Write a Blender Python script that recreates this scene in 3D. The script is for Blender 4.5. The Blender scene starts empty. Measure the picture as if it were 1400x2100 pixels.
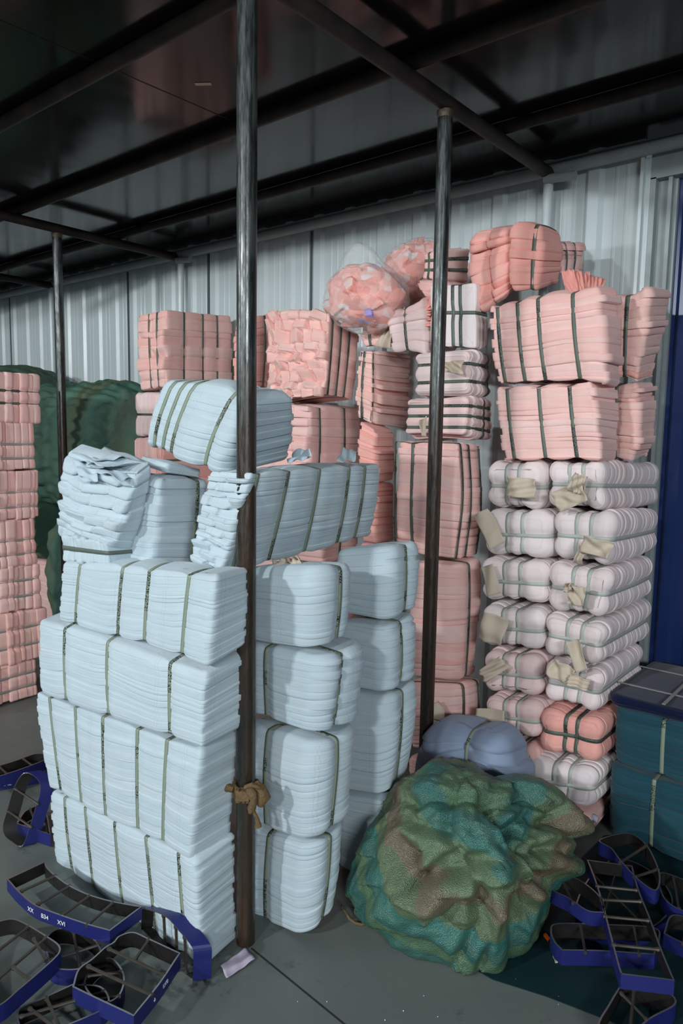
import bpy, math, random
import numpy as np
from mathutils import Vector, Matrix
rng = np.random.default_rng(7)
random.seed(7)
scene = bpy.context.scene
col = scene.collection

# ------------------------------------------------------------------ camera
H = 1.36
F_PX, YAW, PITCH, ROLL = 1470.24, -0.68935, 0.111196, 0.016485
def cam_axes():
    cy, sy, cp, sp = math.cos(YAW), math.sin(YAW), math.cos(PITCH), math.sin(PITCH)
    f = np.array([sy*cp, cy*cp, -sp]); r = np.array([cy, -sy, 0.0]); u = np.cross(r, f)
    cr, sr = math.cos(ROLL), math.sin(ROLL)
    return cr*r+sr*u, -sr*r+cr*u, f
CR, CU, CF = cam_axes()
CAM = np.array([0.0, 0.0, H])
cam_d = bpy.data.cameras.new('camera'); cam = bpy.data.objects.new('camera', cam_d); col.objects.link(cam)
cam_d.sensor_fit = 'VERTICAL'; cam_d.sensor_height = 36.0; cam_d.lens = F_PX/2100*36
M = Matrix.Identity(4)
for i in range(3):
    M[i][0] = CR[i]; M[i][1] = CU[i]; M[i][2] = -CF[i]; M[i][3] = CAM[i]
cam.matrix_world = M
scene.camera = cam
def ray(x, y): return CR*(x-700)/F_PX - CU*(y-1050)/F_PX + CF
def atz(x, y, z=0.0): d = ray(x, y); return CAM + d*(z-H)/d[2]
def aty(x, y, Y): d = ray(x, y); return CAM + d*Y/d[1]
def atx(x, y, X): d = ray(x, y); return CAM + d*X/d[0]
def atpl(x, y, p, n): d = ray(x, y); return CAM + d*(np.dot(np.array(p)-CAM, n)/np.dot(d, n))

# ------------------------------------------------------------------ world, lamps, exposure
w = bpy.data.worlds.new('hall'); scene.world = w; w.use_nodes = True
bg = w.node_tree.nodes['Background']; bg.inputs[0].default_value = (0.55, 0.68, 0.78, 1); bg.inputs[1].default_value = 0.13
def area(name, loc, target, sx, sy, power, colr):
    d = bpy.data.lights.new(name, 'AREA'); d.shape = 'RECTANGLE'; d.size = sx; d.size_y = sy
    d.energy = power; d.color = colr
    o = bpy.data.objects.new(name, d); col.objects.link(o); o.location = loc
    o.rotation_euler = (Vector(target)-Vector(loc)).to_track_quat('-Z', 'Y').to_euler()
    return o
area('hall_tube_left', (-2.1, -3.5, 2.74), (-1.7, 2.0, 1.0), 0.26, 0.12, 124, (0.90, 0.97, 1.0))
area('hall_tube_centre', (0.05, -3.6, 2.74), (-1.4, 2.0, 1.0), 0.45, 0.14, 78, (0.92, 0.98, 1.0))
area('fill_right', (3.3, -2.3, 2.6), (-1.2, 1.8, 1.1), 1.8, 0.5, 178, (0.88, 0.96, 1.0))  # added soft fill, brightens the bale sides that face right
area('hall_tube_far_left', (-5.2, -3.0, 2.8), (-4.0, 2.6, 1.4), 1.4, 0.3, 105, (0.90, 0.97, 1.0))
scene.view_settings.view_transform = 'Standard'; scene.view_settings.look = 'None'
scene.view_settings.gamma = 1.0; scene.view_settings.use_curve_mapping = False
scene.view_settings.exposure = 0.0

# ------------------------------------------------------------------ material helpers
def srgb(r, g, b):
    f = lambda c: (c/255/12.92) if c/255 <= 0.04045 else ((c/255+0.055)/1.055)**2.4
    return (f(r), f(g), f(b), 1)
class NT:
    def __init__(s, name, rough=0.6, spec=0.5, metal=0.0):
        s.m = bpy.data.materials.new(name); s.m.use_nodes = True; s.t = s.m.node_tree; s.n = s.t.nodes
        s.b = s.n['Principled BSDF']; s.b.inputs['Roughness'].default_value = rough
        s.b.inputs['Metallic'].default_value = metal; s.b.inputs['Specular IOR Level'].default_value = spec
    def new(s, typ, **kw):
        n = s.n.new(typ)
        for k, v in kw.items():
            if k in n.inputs: n.inputs[k].default_value = v
            else: setattr(n, k, v)
        return n
    def l(s, a, b): s.t.links.new(a, b)
    def coords(s, kind='Object', scale=(1, 1, 1)):
        tc = s.new('ShaderNodeTexCoord'); mp = s.new('ShaderNodeMapping'); mp.inputs['Scale'].default_value = scale
        s.l(tc.outputs[kind], mp.inputs['Vector']); return mp.outputs[0]
    def attr(s, name, out='Vector'): n = s.new('ShaderNodeAttribute'); n.attribute_name = name; return n.outputs[out]
    def noise(s, vec, scale, detail=4, rough=0.55, out='Fac'):
        n = s.new('ShaderNodeTexNoise'); n.inputs['Scale'].default_value = scale; n.inputs['Detail'].default_value = detail
        n.inputs['Roughness'].default_value = rough
        if vec is not None: s.l(vec, n.inputs['Vector'])
        return n.outputs[out]
    def ramp(s, fac, stops, interp='LINEAR'):
        r = s.new('ShaderNodeValToRGB'); r.color_ramp.interpolation = interp; e = r.color_ramp.elements
        while len(e) < len(stops): e.new(0.5)
        for k, (p, c) in enumerate(stops): e[k].position = p; e[k].color = c
        s.l(fac, r.inputs[0]); return r.outputs[0]
    def mix(s, fac, a, b, typ='MIX'):
        n = s.new('ShaderNodeMix'); n.data_type = 'RGBA'; n.blend_type = typ
        for inp, v in ((n.inputs[0], fac), (n.inputs[6], a), (n.inputs[7], b)):
            if hasattr(v, 'is_output'): s.l(v, inp)
            else: inp.default_value = v
        return n.outputs[2]
    def bump(s, h, strength, dist=0.01):
        n = s.new('ShaderNodeBump'); n.inputs['Strength'].default_value = strength; n.inputs['Distance'].default_value = dist
        s.l(h, n.inputs['Height']); s.l(n.outputs[0], s.b.inputs['Normal']); return n
    def base(s, v):
        if hasattr(v, 'is_output'): s.l(v, s.b.inputs['Base Color'])
        else: s.b.inputs['Base Color'].default_value = v
def scale_vec(nt, v, sc):
    mp = nt.new('ShaderNodeMapping'); mp.inputs['Scale'].default_value = sc; nt.l(v, mp.inputs['Vector']); return mp.outputs[0]

def fabric(name, c1, c2, c3, seam=0.0):
    """folded non-woven sheets: fine edge lines follow the stack, hue varies a little from sheet to sheet"""
    t = NT(name, rough=0.95, spec=0.12)
    lay = t.attr('lay', 'Fac'); st = t.attr('st')
    c = t.ramp(lay, [(0.0, c2), (0.5, c1), (1.0, c3)])
    sv = scale_vec(t, st, (2.0, 260.0, 7.0))
    fine = t.noise(sv, 1.0, 3, 0.6)
    sv2 = scale_vec(t, st, (9.0, 60.0, 3.0)); mid = t.noise(sv2, 1.0, 3, 0.6)
    tone = t.ramp(mid, [(0.25, (0.90, 0.90, 0.90, 1)), (0.7, (1, 1, 1, 1))])
    c = t.mix(1.0, c, tone, 'MULTIPLY')
    ad = t.new('ShaderNodeMath', operation='ADD'); t.l(fine, ad.inputs[0]); t.l(mid, ad.inputs[1])
    if seam:      # faint stepped joints between side-by-side pads
        def mth(op, a, b=None, c_=None):
            n = t.new('ShaderNodeMath', operation=op)
            for i, v in enumerate((a, b, c_)):
                if v is None: continue
                if hasattr(v, 'is_output'): t.l(v, n.inputs[i])
                else: n.inputs[i].default_value = v
            return n.outputs[0]
        sx = t.new('ShaderNodeSeparateXYZ'); t.l(st, sx.inputs[0])
        row = mth('FLOOR', mth('MULTIPLY', sx.outputs[1], 75.0)); wn = t.new('ShaderNodeTexWhiteNoise'); wn.noise_dimensions = '1D'; t.l(row, wn.inputs['W'])
        x = mth('ADD', mth('ADD', sx.outputs[0], sx.outputs[2]), mth('MULTIPLY', wn.outputs[0], 0.007))
        dd = mth('ABSOLUTE', mth('SUBTRACT', mth('MODULO', x, seam), seam*.5))
        ln = mth('LESS_THAN', dd, 0.0009); dd2 = mth('ABSOLUTE', mth('SUBTRACT', mth('MODULO', mth('ADD', x, .011), seam), seam*.5)); ln = mth('MAXIMUM', ln, mth('LESS_THAN', dd2, 0.0007))
        c = t.mix(mth('MULTIPLY', ln, .26), c, (c1[0]*.45, c1[1]*.5, c1[2]*.6, 1))
    t.base(c)
    t.bump(ad.outputs[0], 0.32, 0.0035)
    try: t.b.inputs['Sheen Weight'].default_value = 0.15
    except Exception: pass
    return t.m
def strap_mat(name, c, rough=0.45, ink=True):
    t = NT(name, rough=rough, spec=0.4)
    if ink:
        st = t.attr('st'); br = t.new('ShaderNodeTexNoise'); br.inputs['Scale'].default_value = 1.0; br.inputs['Detail'].default_value = 0
        t.l(scale_vec(t, st, (420.0, 300.0, 1.0)), br.inputs['Vector'])
        gate = t.noise(scale_vec(t, st, (9.0, 0.0, 5.0)), 1.0, 0)
        g = t.ramp(gate, [(0.5, (0, 0, 0, 1)), (0.54, (1, 1, 1, 1))], 'CONSTANT')
        k = t.ramp(br.outputs[0], [(0.5, (0, 0, 0, 1)), (0.53, (1, 1, 1, 1))])
        m = t.mix(1.0, g, k, 'MULTIPLY')
        t.base(t.mix(m, c, (0.012, 0.014, 0.012, 1)))
    else: t.base(c)
    return t.m

MAT = {}
MAT['blue'] = fabric('pale_blue_fabric', srgb(184, 198, 205), srgb(179, 194, 203), srgb(189, 201, 207), seam=0.21)
MAT['grey_blue'] = fabric('grey_blue_fabric', srgb(138, 152, 176), srgb(130, 144, 168), srgb(146, 158, 178))
MAT['pink'] = fabric('pink_fabric', srgb(238, 194, 187), srgb(240, 180, 171), srgb(238, 203, 197))
MAT['coral'] = fabric('coral_fabric', srgb(236, 170, 159), srgb(238, 160, 148), srgb(236, 182, 172))
MAT['salmon'] = fabric('salmon_fabric', srgb(238, 192, 183), srgb(240, 178, 168), srgb(238, 200, 193))
MAT['pale'] = fabric('pale_pink_fabric', srgb(236, 208, 205), srgb(238, 200, 196), srgb(234, 212, 210))
MAT['white'] = fabric('blush_white_fabric', srgb(232, 216, 215), srgb(234, 208, 205), srgb(230, 218, 218))
MAT['teal'] = fabric('dark_teal_fabric', srgb(34, 74, 86), srgb(28, 64, 78), srgb(42, 84, 94))
MAT['navy'] = fabric('navy_fabric', srgb(12, 22, 52), srgb(10, 20, 46), srgb(14, 24, 58))
MAT['violet'] = fabric('violet_grey_fabric', srgb(92, 92, 118), srgb(80, 80, 108), srgb(98, 98, 124))
MAT['strap'] = strap_mat('olive_plastic_strap', srgb(88, 98, 88))
MAT['strap_light'] = strap_mat('light_green_strap', srgb(132, 142, 124))
MAT['strap_pale'] = strap_mat('pale_translucent_strap', srgb(176, 180, 172), ink=False)
MAT['strap_grey'] = strap_mat('grey_strap', srgb(150, 150, 145), ink=False)

t = NT('label_paper', 0.8, 0.2); t.base(t.mix(t.noise(t.coords(), 40), srgb(186, 170, 152), srgb(204, 188, 170))); MAT['paper'] = t.m
t = NT('lilac_paper', 0.7, 0.3); t.base(t.mix(t.noise(t.coords(), 12), srgb(176, 164, 184), srgb(204, 192, 208))); MAT['lilac'] = t.m
t = NT('white_marker', 0.8, 0.2); t.base(srgb(225, 228, 232)); MAT['marker'] = t.m

# corrugated wall paint
t = NT('white_sheet_steel', 0.28, 0.5); v = t.coords('Object', (1, 1, 1))
n1 = t.noise(t.coords('Object', (3, 3, 0.6)), 2.0, 5)
t.base(t.mix(n1, srgb(176, 186, 188), srgb(200, 208, 208))); t.bump(t.noise(t.coords('Object', (2, 2, 1.2)), 3.0, 2), 0.12, 0.02)
MAT['wall'] = t.m
t = NT('grey_paint', 0.45, 0.4); t.base(t.mix(t.noise(t.coords(), 14), srgb(128, 136, 138), srgb(160, 168, 168))); MAT['greypaint'] = t.m
t = NT('dark_grey_paint', 0.5, 0.4); t.base(srgb(92, 100, 104)); MAT['darkpaint'] = t.m
t = NT('blue_sheet_steel', 0.3, 0.5); t.base(t.mix(t.noise(t.coords(), 3), srgb(24, 42, 88), srgb(30, 50, 100))); MAT['bluesteel'] = t.m

# ceiling: dark film-faced board, glossy
t = NT('film_faced_board', 0.16, 0.5)
t.b.inputs['Specular IOR Level'].default_value = 0.22
t.base(t.mix(t.noise(t.coords(), 2.5, 6), srgb(20, 18, 17), srgb(30, 28, 27)))
rn = t.noise(t.coords(), 5, 6); t.l(t.ramp(rn, [(0.2, (0.07,)*3+(1,)), (0.8, (0.2,)*3+(1,))]), t.b.inputs['Roughness'])
t.bump(t.noise(t.coords(), 3.5, 2), 0.05, 0.02); MAT['ceiling'] = t.m

# raw steel pipe, brown primer on the lower half
t = NT('raw_steel_pipe', 0.3, 0.6)
tc = t.new('ShaderNodeTexCoord'); sp = t.new('ShaderNodeSeparateXYZ'); t.l(tc.outputs['Object'], sp.inputs[0])
nz = t.noise(t.coords('Object', (8, 8, 1.5)), 3, 5)
zz = t.new('ShaderNodeMath', operation='ADD'); t.l(sp.outputs['Z'], zz.inputs[0]); t.l(nz, zz.inputs[1])
mr = t.new('ShaderNodeMapRange'); t.l(zz.outputs[0], mr.inputs[0]); mr.inputs[1].default_value = 1.82; mr.inputs[2].default_value = 2.0
steel = t.mix(t.ramp(t.noise(t.coords('Object', (26, 26, 2.5)), 4, 6), [(0.45, (0, 0, 0, 1)), (0.62, (1, 1, 1, 1))]), srgb(40, 43, 42), srgb(78, 82, 80))
prim = t.mix(t.ramp(t.noise(t.coords('Object', (6, 6, 0.8)), 3, 4), [(0.35, (0, 0, 0, 1)), (0.7, (1, 1, 1, 1))]), srgb(34, 32, 28), srgb(62, 44, 30))
t.base(t.mix(mr.outputs[0], prim, steel))
flk = t.ramp(t.noise(t.coords('Object', (50, 50, 7)), 3, 5), [(0.42, (0.24,)*3+(1,)), (0.62, (0.42,)*3+(1,))])
t.l(flk, t.b.inputs['Roughness'])
mm = t.new('ShaderNodeMath', operation='MULTIPLY'); t.l(mr.outputs[0], mm.inputs[0]); mm.inputs[1].default_value = 0.35
t.l(mm.outputs[0], t.b.inputs['Metallic'])
t.bump(t.noise(t.coords('Object', (40, 40, 12)), 4, 4), 0.15, 0.002)
MAT['pipe'] = t.m
t = NT('dark_steel_tube', 0.55, 0.2)
t.base(t.mix(t.ramp(t.noise(t.coords(), 9, 6), [(0.4, (0, 0, 0, 1)), (0.7, (1, 1, 1, 1))]), srgb(36, 34, 33), srgb(58, 50, 44)))
t.bump(t.noise(t.coords(), 40, 4), 0.2, 0.002); MAT['tube'] = t.m
t = NT('weld', 0.5, 0.5, 0.6); t.base(t.mix(t.noise(t.coords(), 90), srgb(60, 48, 38), srgb(120, 108, 92))); t.bump(t.noise(t.coords(), 160), 0.6, 0.004); MAT['weld'] = t.m
t = NT('rust', 0.85, 0.2); t.base(t.mix(t.noise(t.coords(), 60, 8), srgb(74, 54, 36), srgb(140, 116, 84))); t.bump(t.noise(t.coords(), 120, 8), 1.0, 0.006); MAT['rust'] = t.m

# floor: grey-green epoxy, worn
t = NT('worn_epoxy_floor', 0.45, 0.35)
a = t.noise(t.coords('Object'), 1.3, 6); b_ = t.noise(t.coords('Object'), 9, 8, 0.7)
base = t.mix(a, srgb(88, 94, 90), srgb(108, 114, 110))
base = t.mix(t.ramp(b_, [(0.60, (0, 0, 0, 1)), (0.74, (1, 1, 1, 1))]), base, srgb(64, 68, 66))
sp_ = t.ramp(t.noise(t.coords('Object'), 3.2, 3), [(0.6, (0, 0, 0, 1)), (0.68, (1, 1, 1, 1))])
base = t.mix(t.mix(1.0, sp_, t.ramp(t.noise(t.coords('Object'), 28, 6), [(0.5, (0, 0, 0, 1)), (0.58, (1, 1, 1, 1))]), 'MULTIPLY'), base, srgb(44, 46, 46))
t.base(base)
t.l(t.ramp(b_, [(0.3, (0.35,)*3+(1,)), (0.7, (0.6,)*3+(1,))]), t.b.inputs['Roughness'])
t.bump(t.noise(t.coords('Object'), 30, 6), 0.12, 0.004); MAT['floor'] = t.m
t = NT('floor_joint', 0.9, 0.1); t.base(srgb(46, 48, 48)); MAT['joint'] = t.m
t = NT('teal_floor_sheet', 0.6, 0.3)
t.base(t.mix(t.noise(t.coords(), 5, 5), srgb(10, 36, 42), srgb(18, 46, 50))); t.bump(t.noise(t.coords(), 8, 4), 0.2, 0.01); MAT['tealsheet'] = t.m

t = NT('black_steel_strip', 0.45, 0.4); t.base(t.mix(t.noise(t.coords(), 30, 5), srgb(22, 20, 20), srgb(38, 34, 32))); MAT['dieblack'] = t.m
t = NT('blue_enamel', 0.4, 0.3); t.base(t.mix(t.noise(t.coords(), 14, 5), srgb(28, 32, 86), srgb(36, 42, 104))); MAT['dieblue'] = t.m
t = NT('rod_steel', 0.4, 0.5, 0.3); t.base(t.mix(t.noise(t.coords(), 40, 5), srgb(50, 46, 42), srgb(84, 76, 68))); MAT['rod'] = t.m
t = NT('bright_edge', 0.3, 0.5, 0.8); t.base(srgb(150, 146, 150)); MAT['edge'] = t.m
t = NT('lighter_orange', 0.3, 0.5); t.base(srgb(226, 96, 28)); MAT['orange'] = t.m
t = NT('chrome', 0.15, 0.5, 1.0); t.base(srgb(200, 200, 200)); MAT['chrome'] = t.m
t = NT('brown_cord', 0.9, 0.1); t.base(srgb(110, 92, 66)); MAT['cord'] = t.m

# woven sack: broad stripes teal / green / tan, glittering weave
def sack_mat(name, attrname, cols, rough=0.38, mul=1.0):
    t = NT(name, rough, 0.6)
    st = t.attr(attrname); sx = t.new('ShaderNodeSeparateXYZ'); t.l(st, sx.inputs[0])
    wob = t.noise(st, 2.2, 3)
    ad = t.new('ShaderNodeMath', operation='MULTIPLY_ADD'); t.l(wob, ad.inputs[0]); ad.inputs[1].default_value = 0.035; t.l(sx.outputs[0], ad.inputs[2])
    fr = t.new('ShaderNodeMath', operation='FRACT'); t.l(ad.outputs[0], fr.inputs[0])
    c = t.ramp(fr.outputs[0], cols)
    c = t.mix(t.ramp(t.noise(st, 9, 5), [(0.3, (0, 0, 0, 1)), (0.9, (0.35, 0.35, 0.35, 1))]), c, srgb(120, 138, 104))
    t.base(c)
    wv = t.new('ShaderNodeTexVoronoi'); wv.inputs['Scale'].default_value = 330.0; t.l(t.coords('Object'), wv.inputs['Vector'])
    fine = t.noise(t.coords('Object'), 16, 6)
    ad2 = t.new('ShaderNodeMath', operation='ADD'); t.l(wv.outputs[0], ad2.inputs[0]); t.l(fine, ad2.inputs[1])
    t.bump(ad2.outputs[0], 0.8, 0.003)
    return t.m
MAT['sack'] = sack_mat('striped_woven_plastic', 'st', [(0.0, srgb(36, 86, 82)), (0.17, srgb(50, 110, 104)), (0.20, srgb(92, 108, 80)), (0.33, srgb(86, 104, 78)), (0.36, srgb(112, 98, 80)), (0.50, srgb(104, 90, 74)), (0.53, srgb(98, 116, 88)), (0.68, srgb(88, 110, 84)), (0.71, srgb(48, 104, 98)), (0.86, srgb(40, 92, 90)), (0.89, srgb(76, 108, 82)), (1.0, srgb(70, 100, 78))])
MAT['greenbag'] = sack_mat('green_woven_plastic', 'st', [(0.0, srgb(40, 72, 60)), (0.3, srgb(74, 122, 104)), (0.5, srgb(88, 100, 76)), (0.7, srgb(50, 96, 86)), (1.0, srgb(40, 72, 60))], 0.42)
MAT['darkbag'] = sack_mat('dark_green_woven_plastic', 'st', [(0.0, srgb(38, 60, 52)), (0.5, srgb(54, 80, 68)), (1.0, srgb(38, 60, 52))], 0.5)

# ------------------------------------------------------------------ object helpers
def mesh_obj(name, V, Fs, mat, parent=None, origin=(0, 0, 0), smooth=True, attrs=None, mats=None, fmat=None):
    V = np.asarray(V, dtype=np.float64) - np.asarray(origin)
    me = bpy.data.meshes.new(name)
    if isinstance(Fs, np.ndarray) and Fs.shape[1] == 4:
        nf = len(Fs); me.vertices.add(len(V)); me.vertices.foreach_set('co', V.astype(np.float32).ravel())
        me.loops.add(nf*4); me.loops.foreach_set('vertex_index', Fs.astype(np.int32).ravel())
        me.polygons.add(nf); me.polygons.foreach_set('loop_start', np.arange(0, nf*4, 4, dtype=np.int32))
        me.update(calc_edges=True)
    else:
        me.from_pydata([tuple(v) for v in V], [], [tuple(int(i) for i in f) for f in Fs])
    me.validate()
    if smooth: me.polygons.foreach_set('use_smooth', [True]*len(me.polygons))
    for m in (mats or [mat]): me.materials.append(m)
    if fmat is not None: me.polygons.foreach_set('material_index', list(fmat))
    if attrs:
        for k, a in attrs.items():
            a = np.asarray(a)
            if a.ndim == 1: at = me.attributes.new(k, 'FLOAT', 'POINT'); at.data.foreach_set('value', a.astype(np.float32))
            else: at = me.attributes.new(k, 'FLOAT_VECTOR', 'POINT'); at.data.foreach_set('vector', a.astype(np.float32).ravel())
    me.update()
    o = bpy.data.objects.new(name, me); col.objects.link(o)
    if parent is not None: o.parent = parent
    else: o.location = origin
    return o
def tag(o, label=None, cat=None, group=None, kind=None):
    if label: o['label'] = label
    if cat: o['category'] = cat
    if group: o['group'] = group
    if kind: o['kind'] = kind
    return o
def empty(name, loc, label=None, cat=None, group=None):
    o = bpy.data.objects.new(name, None); col.objects.link(o); o.location = tuple(loc); o.empty_display_size = 0.05
    return tag(o, label, cat, group)
def struct(o): o['kind'] = 'structure'; return o

class MB:
    """collects boxes, tubes and sheets into one mesh"""
    def __init__(s): s.V = []; s.F = []; s.fm = []
    def add(s, V, F, m=0):
        k = len(s.V); s.V += [tuple(v) for v in V]; s.F += [tuple(i+k for i in f) for f in F]; s.fm += [m]*len(F)
    def box(s, lo, hi, m=0):
        x0, y0, z0 = lo; x1, y1, z1 = hi
        s.add([(x0, y0, z0), (x1, y0, z0), (x1, y1, z0), (x0, y1, z0), (x0, y0, z1), (x1, y0, z1), (x1, y1, z1), (x0, y1, z1)],
              [(0, 3, 2, 1), (4, 5, 6, 7), (0, 1, 5, 4), (1, 2, 6, 5), (2, 3, 7, 6), (3, 0, 4, 7)], m)
    def bar(s, a, b, wd, ht, up=(0, 0, 1), m=0):
        a = np.array(a, float); b = np.array(b, float); d = b-a; d /= np.linalg.norm(d)
        sd = np.cross(d, up); sd /= np.linalg.norm(sd)+1e-9; u = np.cross(sd, d)
        V = []
        for p in (a, b):
            for i, j in ((-1, -1), (1, -1), (1, 1), (-1, 1)): V.append(p+sd*wd/2*i+u*ht/2*j)
        s.add(V, [(0, 1, 2, 3), (7, 6, 5, 4), (0, 4, 5, 1), (1, 5, 6, 2), (2, 6, 7, 3), (3, 7, 4, 0)], m)
    def tube(s, pts, r, n=16, m=0, cap=True, squash=1.0):
        pts = [np.array(p, float) for p in pts]; rs = r if hasattr(r, '__len__') else [r]*len(pts)
        V = []; ref = None
        for k, p in enumerate(pts):
            d = pts[min(k+1, len(pts)-1)] - pts[max(k-1, 0)]; d /= np.linalg.norm(d)+1e-12
            if ref is None: ref = np.array([0, 0, 1.0]) if abs(d[2]) < 0.9 else np.array([1.0, 0, 0])
            a = np.cross(d, ref); a /= np.linalg.norm(a)+1e-12; b = np.cross(a, d); ref = b if abs(np.dot(b, ref)) > 0 else ref
            for j in range(n):
                th = 2*math.pi*j/n; V.append(p + rs[k]*(math.cos(th)*a + squash*math.sin(th)*b))
        F = []
        for k in range(len(pts)-1):
            for j in range(n): F.append((k*n+j, (k+1)*n+j, (k+1)*n+(j+1) % n, k*n+(j+1) % n))
        if cap:
            F.append(tuple(range(n))); F.append(tuple((len(pts)-1)*n+j for j in reversed(range(n))))
        s.add(V, F, m)
    def build(s, name, mat, parent=None, origin=(0, 0, 0), smooth=False, mats=None):
        o = mesh_obj(name, s.V, s.F, mat, parent, origin, smooth, mats=mats, fmat=s.fm if mats else None)
        if smooth == 'auto':
            pass
        return o
def smooth_auto(o, ang=40):
    me = o.data; me.polygons.foreach_set('use_smooth', [True]*len(me.polygons))
    try: me.set_sharp_from_angle(angle=math.radians(ang))
    except Exception: pass
    return o

# ------------------------------------------------------------------ structure
X_L, X_R = -9.0, 3.4
mb = MB(); mb.box((X_L, -5.0, -0.1), (X_R, 3.2, 0.0)); struct(mb.build('floor', MAT['floor']))
# expansion joint in the floor
p0, p1 = atz(515, 1945), atz(900, 2260); mb = MB(); mb.bar((p0[0], p0[1], 0.0006), (p1[0], p1[1], 0.0006), 0.004, 0.001)
struct(mb.build('trim_1', MAT['joint']))
CEIL = 2.494
mb = MB(); mb.box((X_L, 0.35, CEIL), (X_R, 3.0, CEIL+0.018)); struct(mb.build('ceiling', MAT['ceiling']))
# seams between boards are shown as thin strips
mb = MB(); mb.bar(tuple(atz(0, 42, CEIL-0.0005)), tuple(atz(485, 252, CEIL-0.0005)), 0.004, 0.001); struct(mb.build('trim_2', MAT['tube']))

def corrugated(x0, x1, y, z0, z1, phase, pitch, depth, seam=None):
    prof = []
    x = math.floor((x0-phase)/pitch)*pitch+phase
    k = 0
    while x < x1+pitch:
        for dx, dy in ((0, 0), (0.018, -depth), (0.062, -depth), (0.08, 0), (0.118, 0), (0.122, -0.0015), (0.130, -0.0015), (0.134, 0), (0.160, 0), (0.164, -0.0015), (0.172, -0.0015), (0.176, 0)):
            prof.append((x+dx*pitch/0.21, y+dy))
        x += pitch
    prof = [p for p in prof if x0 <= p[0] <= x1]
    prof = [(x0, prof[0][1])]+prof+[(x1, prof[-1][1])]
    V = []; F = []
    for (px, py) in prof: V += [(px, py, z0), (px, py, z1)]
    n = len(prof)
    for i in range(n-1): F.append((2*i, 2*i+2, 2*i+3, 2*i+1))
    b = len(V)
    V += [(x0, y+0.02, z0), (x1, y+0.02, z0), (x1, y+0.02, z1), (x0, y+0.02, z1)]
    F.append((b+1, b, b+3, b+2))
    F.append((0, 1, b+3, b)); F.append((2*n-2, b+1, b+2, 2*n-1))
    F.append(tuple([2*i+1 for i in range(n)]+[b+2, b+3])); F.append(tuple([2*i for i in reversed(range(n))]+[b, b+1]))
    return V, F
WY = 2.95
V, F = corrugated(X_L, -0.955, WY, 0, CEIL, -0.973, 0.2105, 0.016)
wb = mesh_obj('wall_back', V, F, MAT['wall'], smooth=False); struct(wb)
# overlap seams of the sheets
for k in range(7):
    x = -1.822 - k*0.842
    mb = MB(); mb.box((x-0.004, WY-0.014, 0), (x+0.004, WY-0.001, 2.42)); struct(mb.build('trim_%d' % (3+k), MAT['darkpaint']))
# corner flashing, jamb, lintel, blue door
mb = MB(); mb.box((-0.957, WY-0.035, 0), (-0.945, WY+0.03, 2.415)); mb.box((-0.945, WY-0.012, 0), (-0.925, WY+0.03, 2.415)); struct(mb.build('trim_10', MAT['wall']))
mb = MB(); mb.box((-0.925, WY+0.03, 0), (-0.835, WY+0.06, 2.34)); mb.box((-0.925, WY-0.01, 0), (-0.905, WY+0.03, 2.34)); mb.box((-0.862, WY+0.0, 0), (-0.848, WY+0.03, 2.34)); struct(mb.build('trim_11', MAT['greypaint']))
mb = MB(); mb.box((-0.925, WY-0.01, 2.335), (X_R, WY+0.08, 2.43)); struct(mb.build('trim_12', MAT['greypaint']))
V, F = corrugated(-0.835, X_R, WY+0.05, 0.0, 2.335, -0.82, 0.19, 0.018)
struct(mesh_obj('door_1', V, F, MAT['bluesteel'], smooth=False))

# ------------------------------------------------------------------ mezzanine steel
PR_ = 0.0245
def post(x, y, z1, label, mat, r=PR_, group=None, weld=True):
    base = (x, y, 0)
    e = empty('steel_post', base, label, 'post', group)
    mb = MB(); mb.tube([(x, y, 0.0), (x, y, z1)], r, 28)
    smooth_auto(mb.build('pipe', mat, e, base))
    if weld:
        mb = MB(); mb.tube([(x, y, z1-0.02), (x, y, z1-0.008), (x, y, z1+0.002)], [r*1.01, r*1.10, r*1.16], 28)
        smooth_auto(mb.build('weld_collar', MAT['weld'], e, base))
    return e
post(-1.315, 1.222, 2.398, 'tall dark steel pipe post nearest the camera, in front of the blue stacks', MAT['pipe'])
post(-1.320, 2.098, 2.398, 'dark steel pipe post standing against the pink stacks, its top in view', MAT['pipe'])
post(-3.76, 2.105, 2.398, 'thin dark steel pipe post beside the left pink stack, before the green bags', MAT['pipe'])
post(-1.312, 2.885, 2.41, 'pale grey painted pipe against the wall behind the highest coral bale', MAT['wall'], 0.02, weld=False)
post(-3.70, 2.885, 2.41, 'pale grey painted pipe against the wall left of the front post', MAT['wall'], 0.02, weld=False)
post(-5.26, 2.885, 2.41, 'pale grey painted pipe against the wall at the far left', MAT['wall'], 0.02, weld=False)
def beam(a, b, r, label, mat=None, group=None, name='steel_beam'):
    mb = MB(); mb.tube([a, b], r, 24); o = mb.build(name, mat or MAT['tube'], None, a); smooth_auto(o)
    return tag(o, label, 'beam', group)
ZC, ZL = 2.423, 2.469
beam((-1.315, 0.36, ZC), (-1.315, 2.93, ZC), PR_, 'dark cross tube running from above the camera over both right posts to the wall')
beam((-3.745, 0.36, ZC), (-3.745, 2.93, ZC), PR_, 'dark cross tube over the thin left post, reaching the wall')
beam((-5.26, 1.2, ZC), (-5.26, 2.93, ZC), PR_, 'short dark cross tube at the far left edge under the ceiling')
beam((X_L+.3, 1.338, ZL), (X_R-.3, 1.338, ZL), 0.0225, 'dark long tube under the ceiling nearest the camera, crossing top left')
beam((X_L+.3, 1.893, ZL), (X_R-.3, 1.893, ZL), 0.0225, 'dark long tube under the ceiling, second from the camera')
beam((X_L+.3, 2.482, ZL), (X_R-.3, 2.482, ZL), 0.0225, 'dark long tube under the ceiling, third from the camera, nearest the wall rail')
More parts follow.
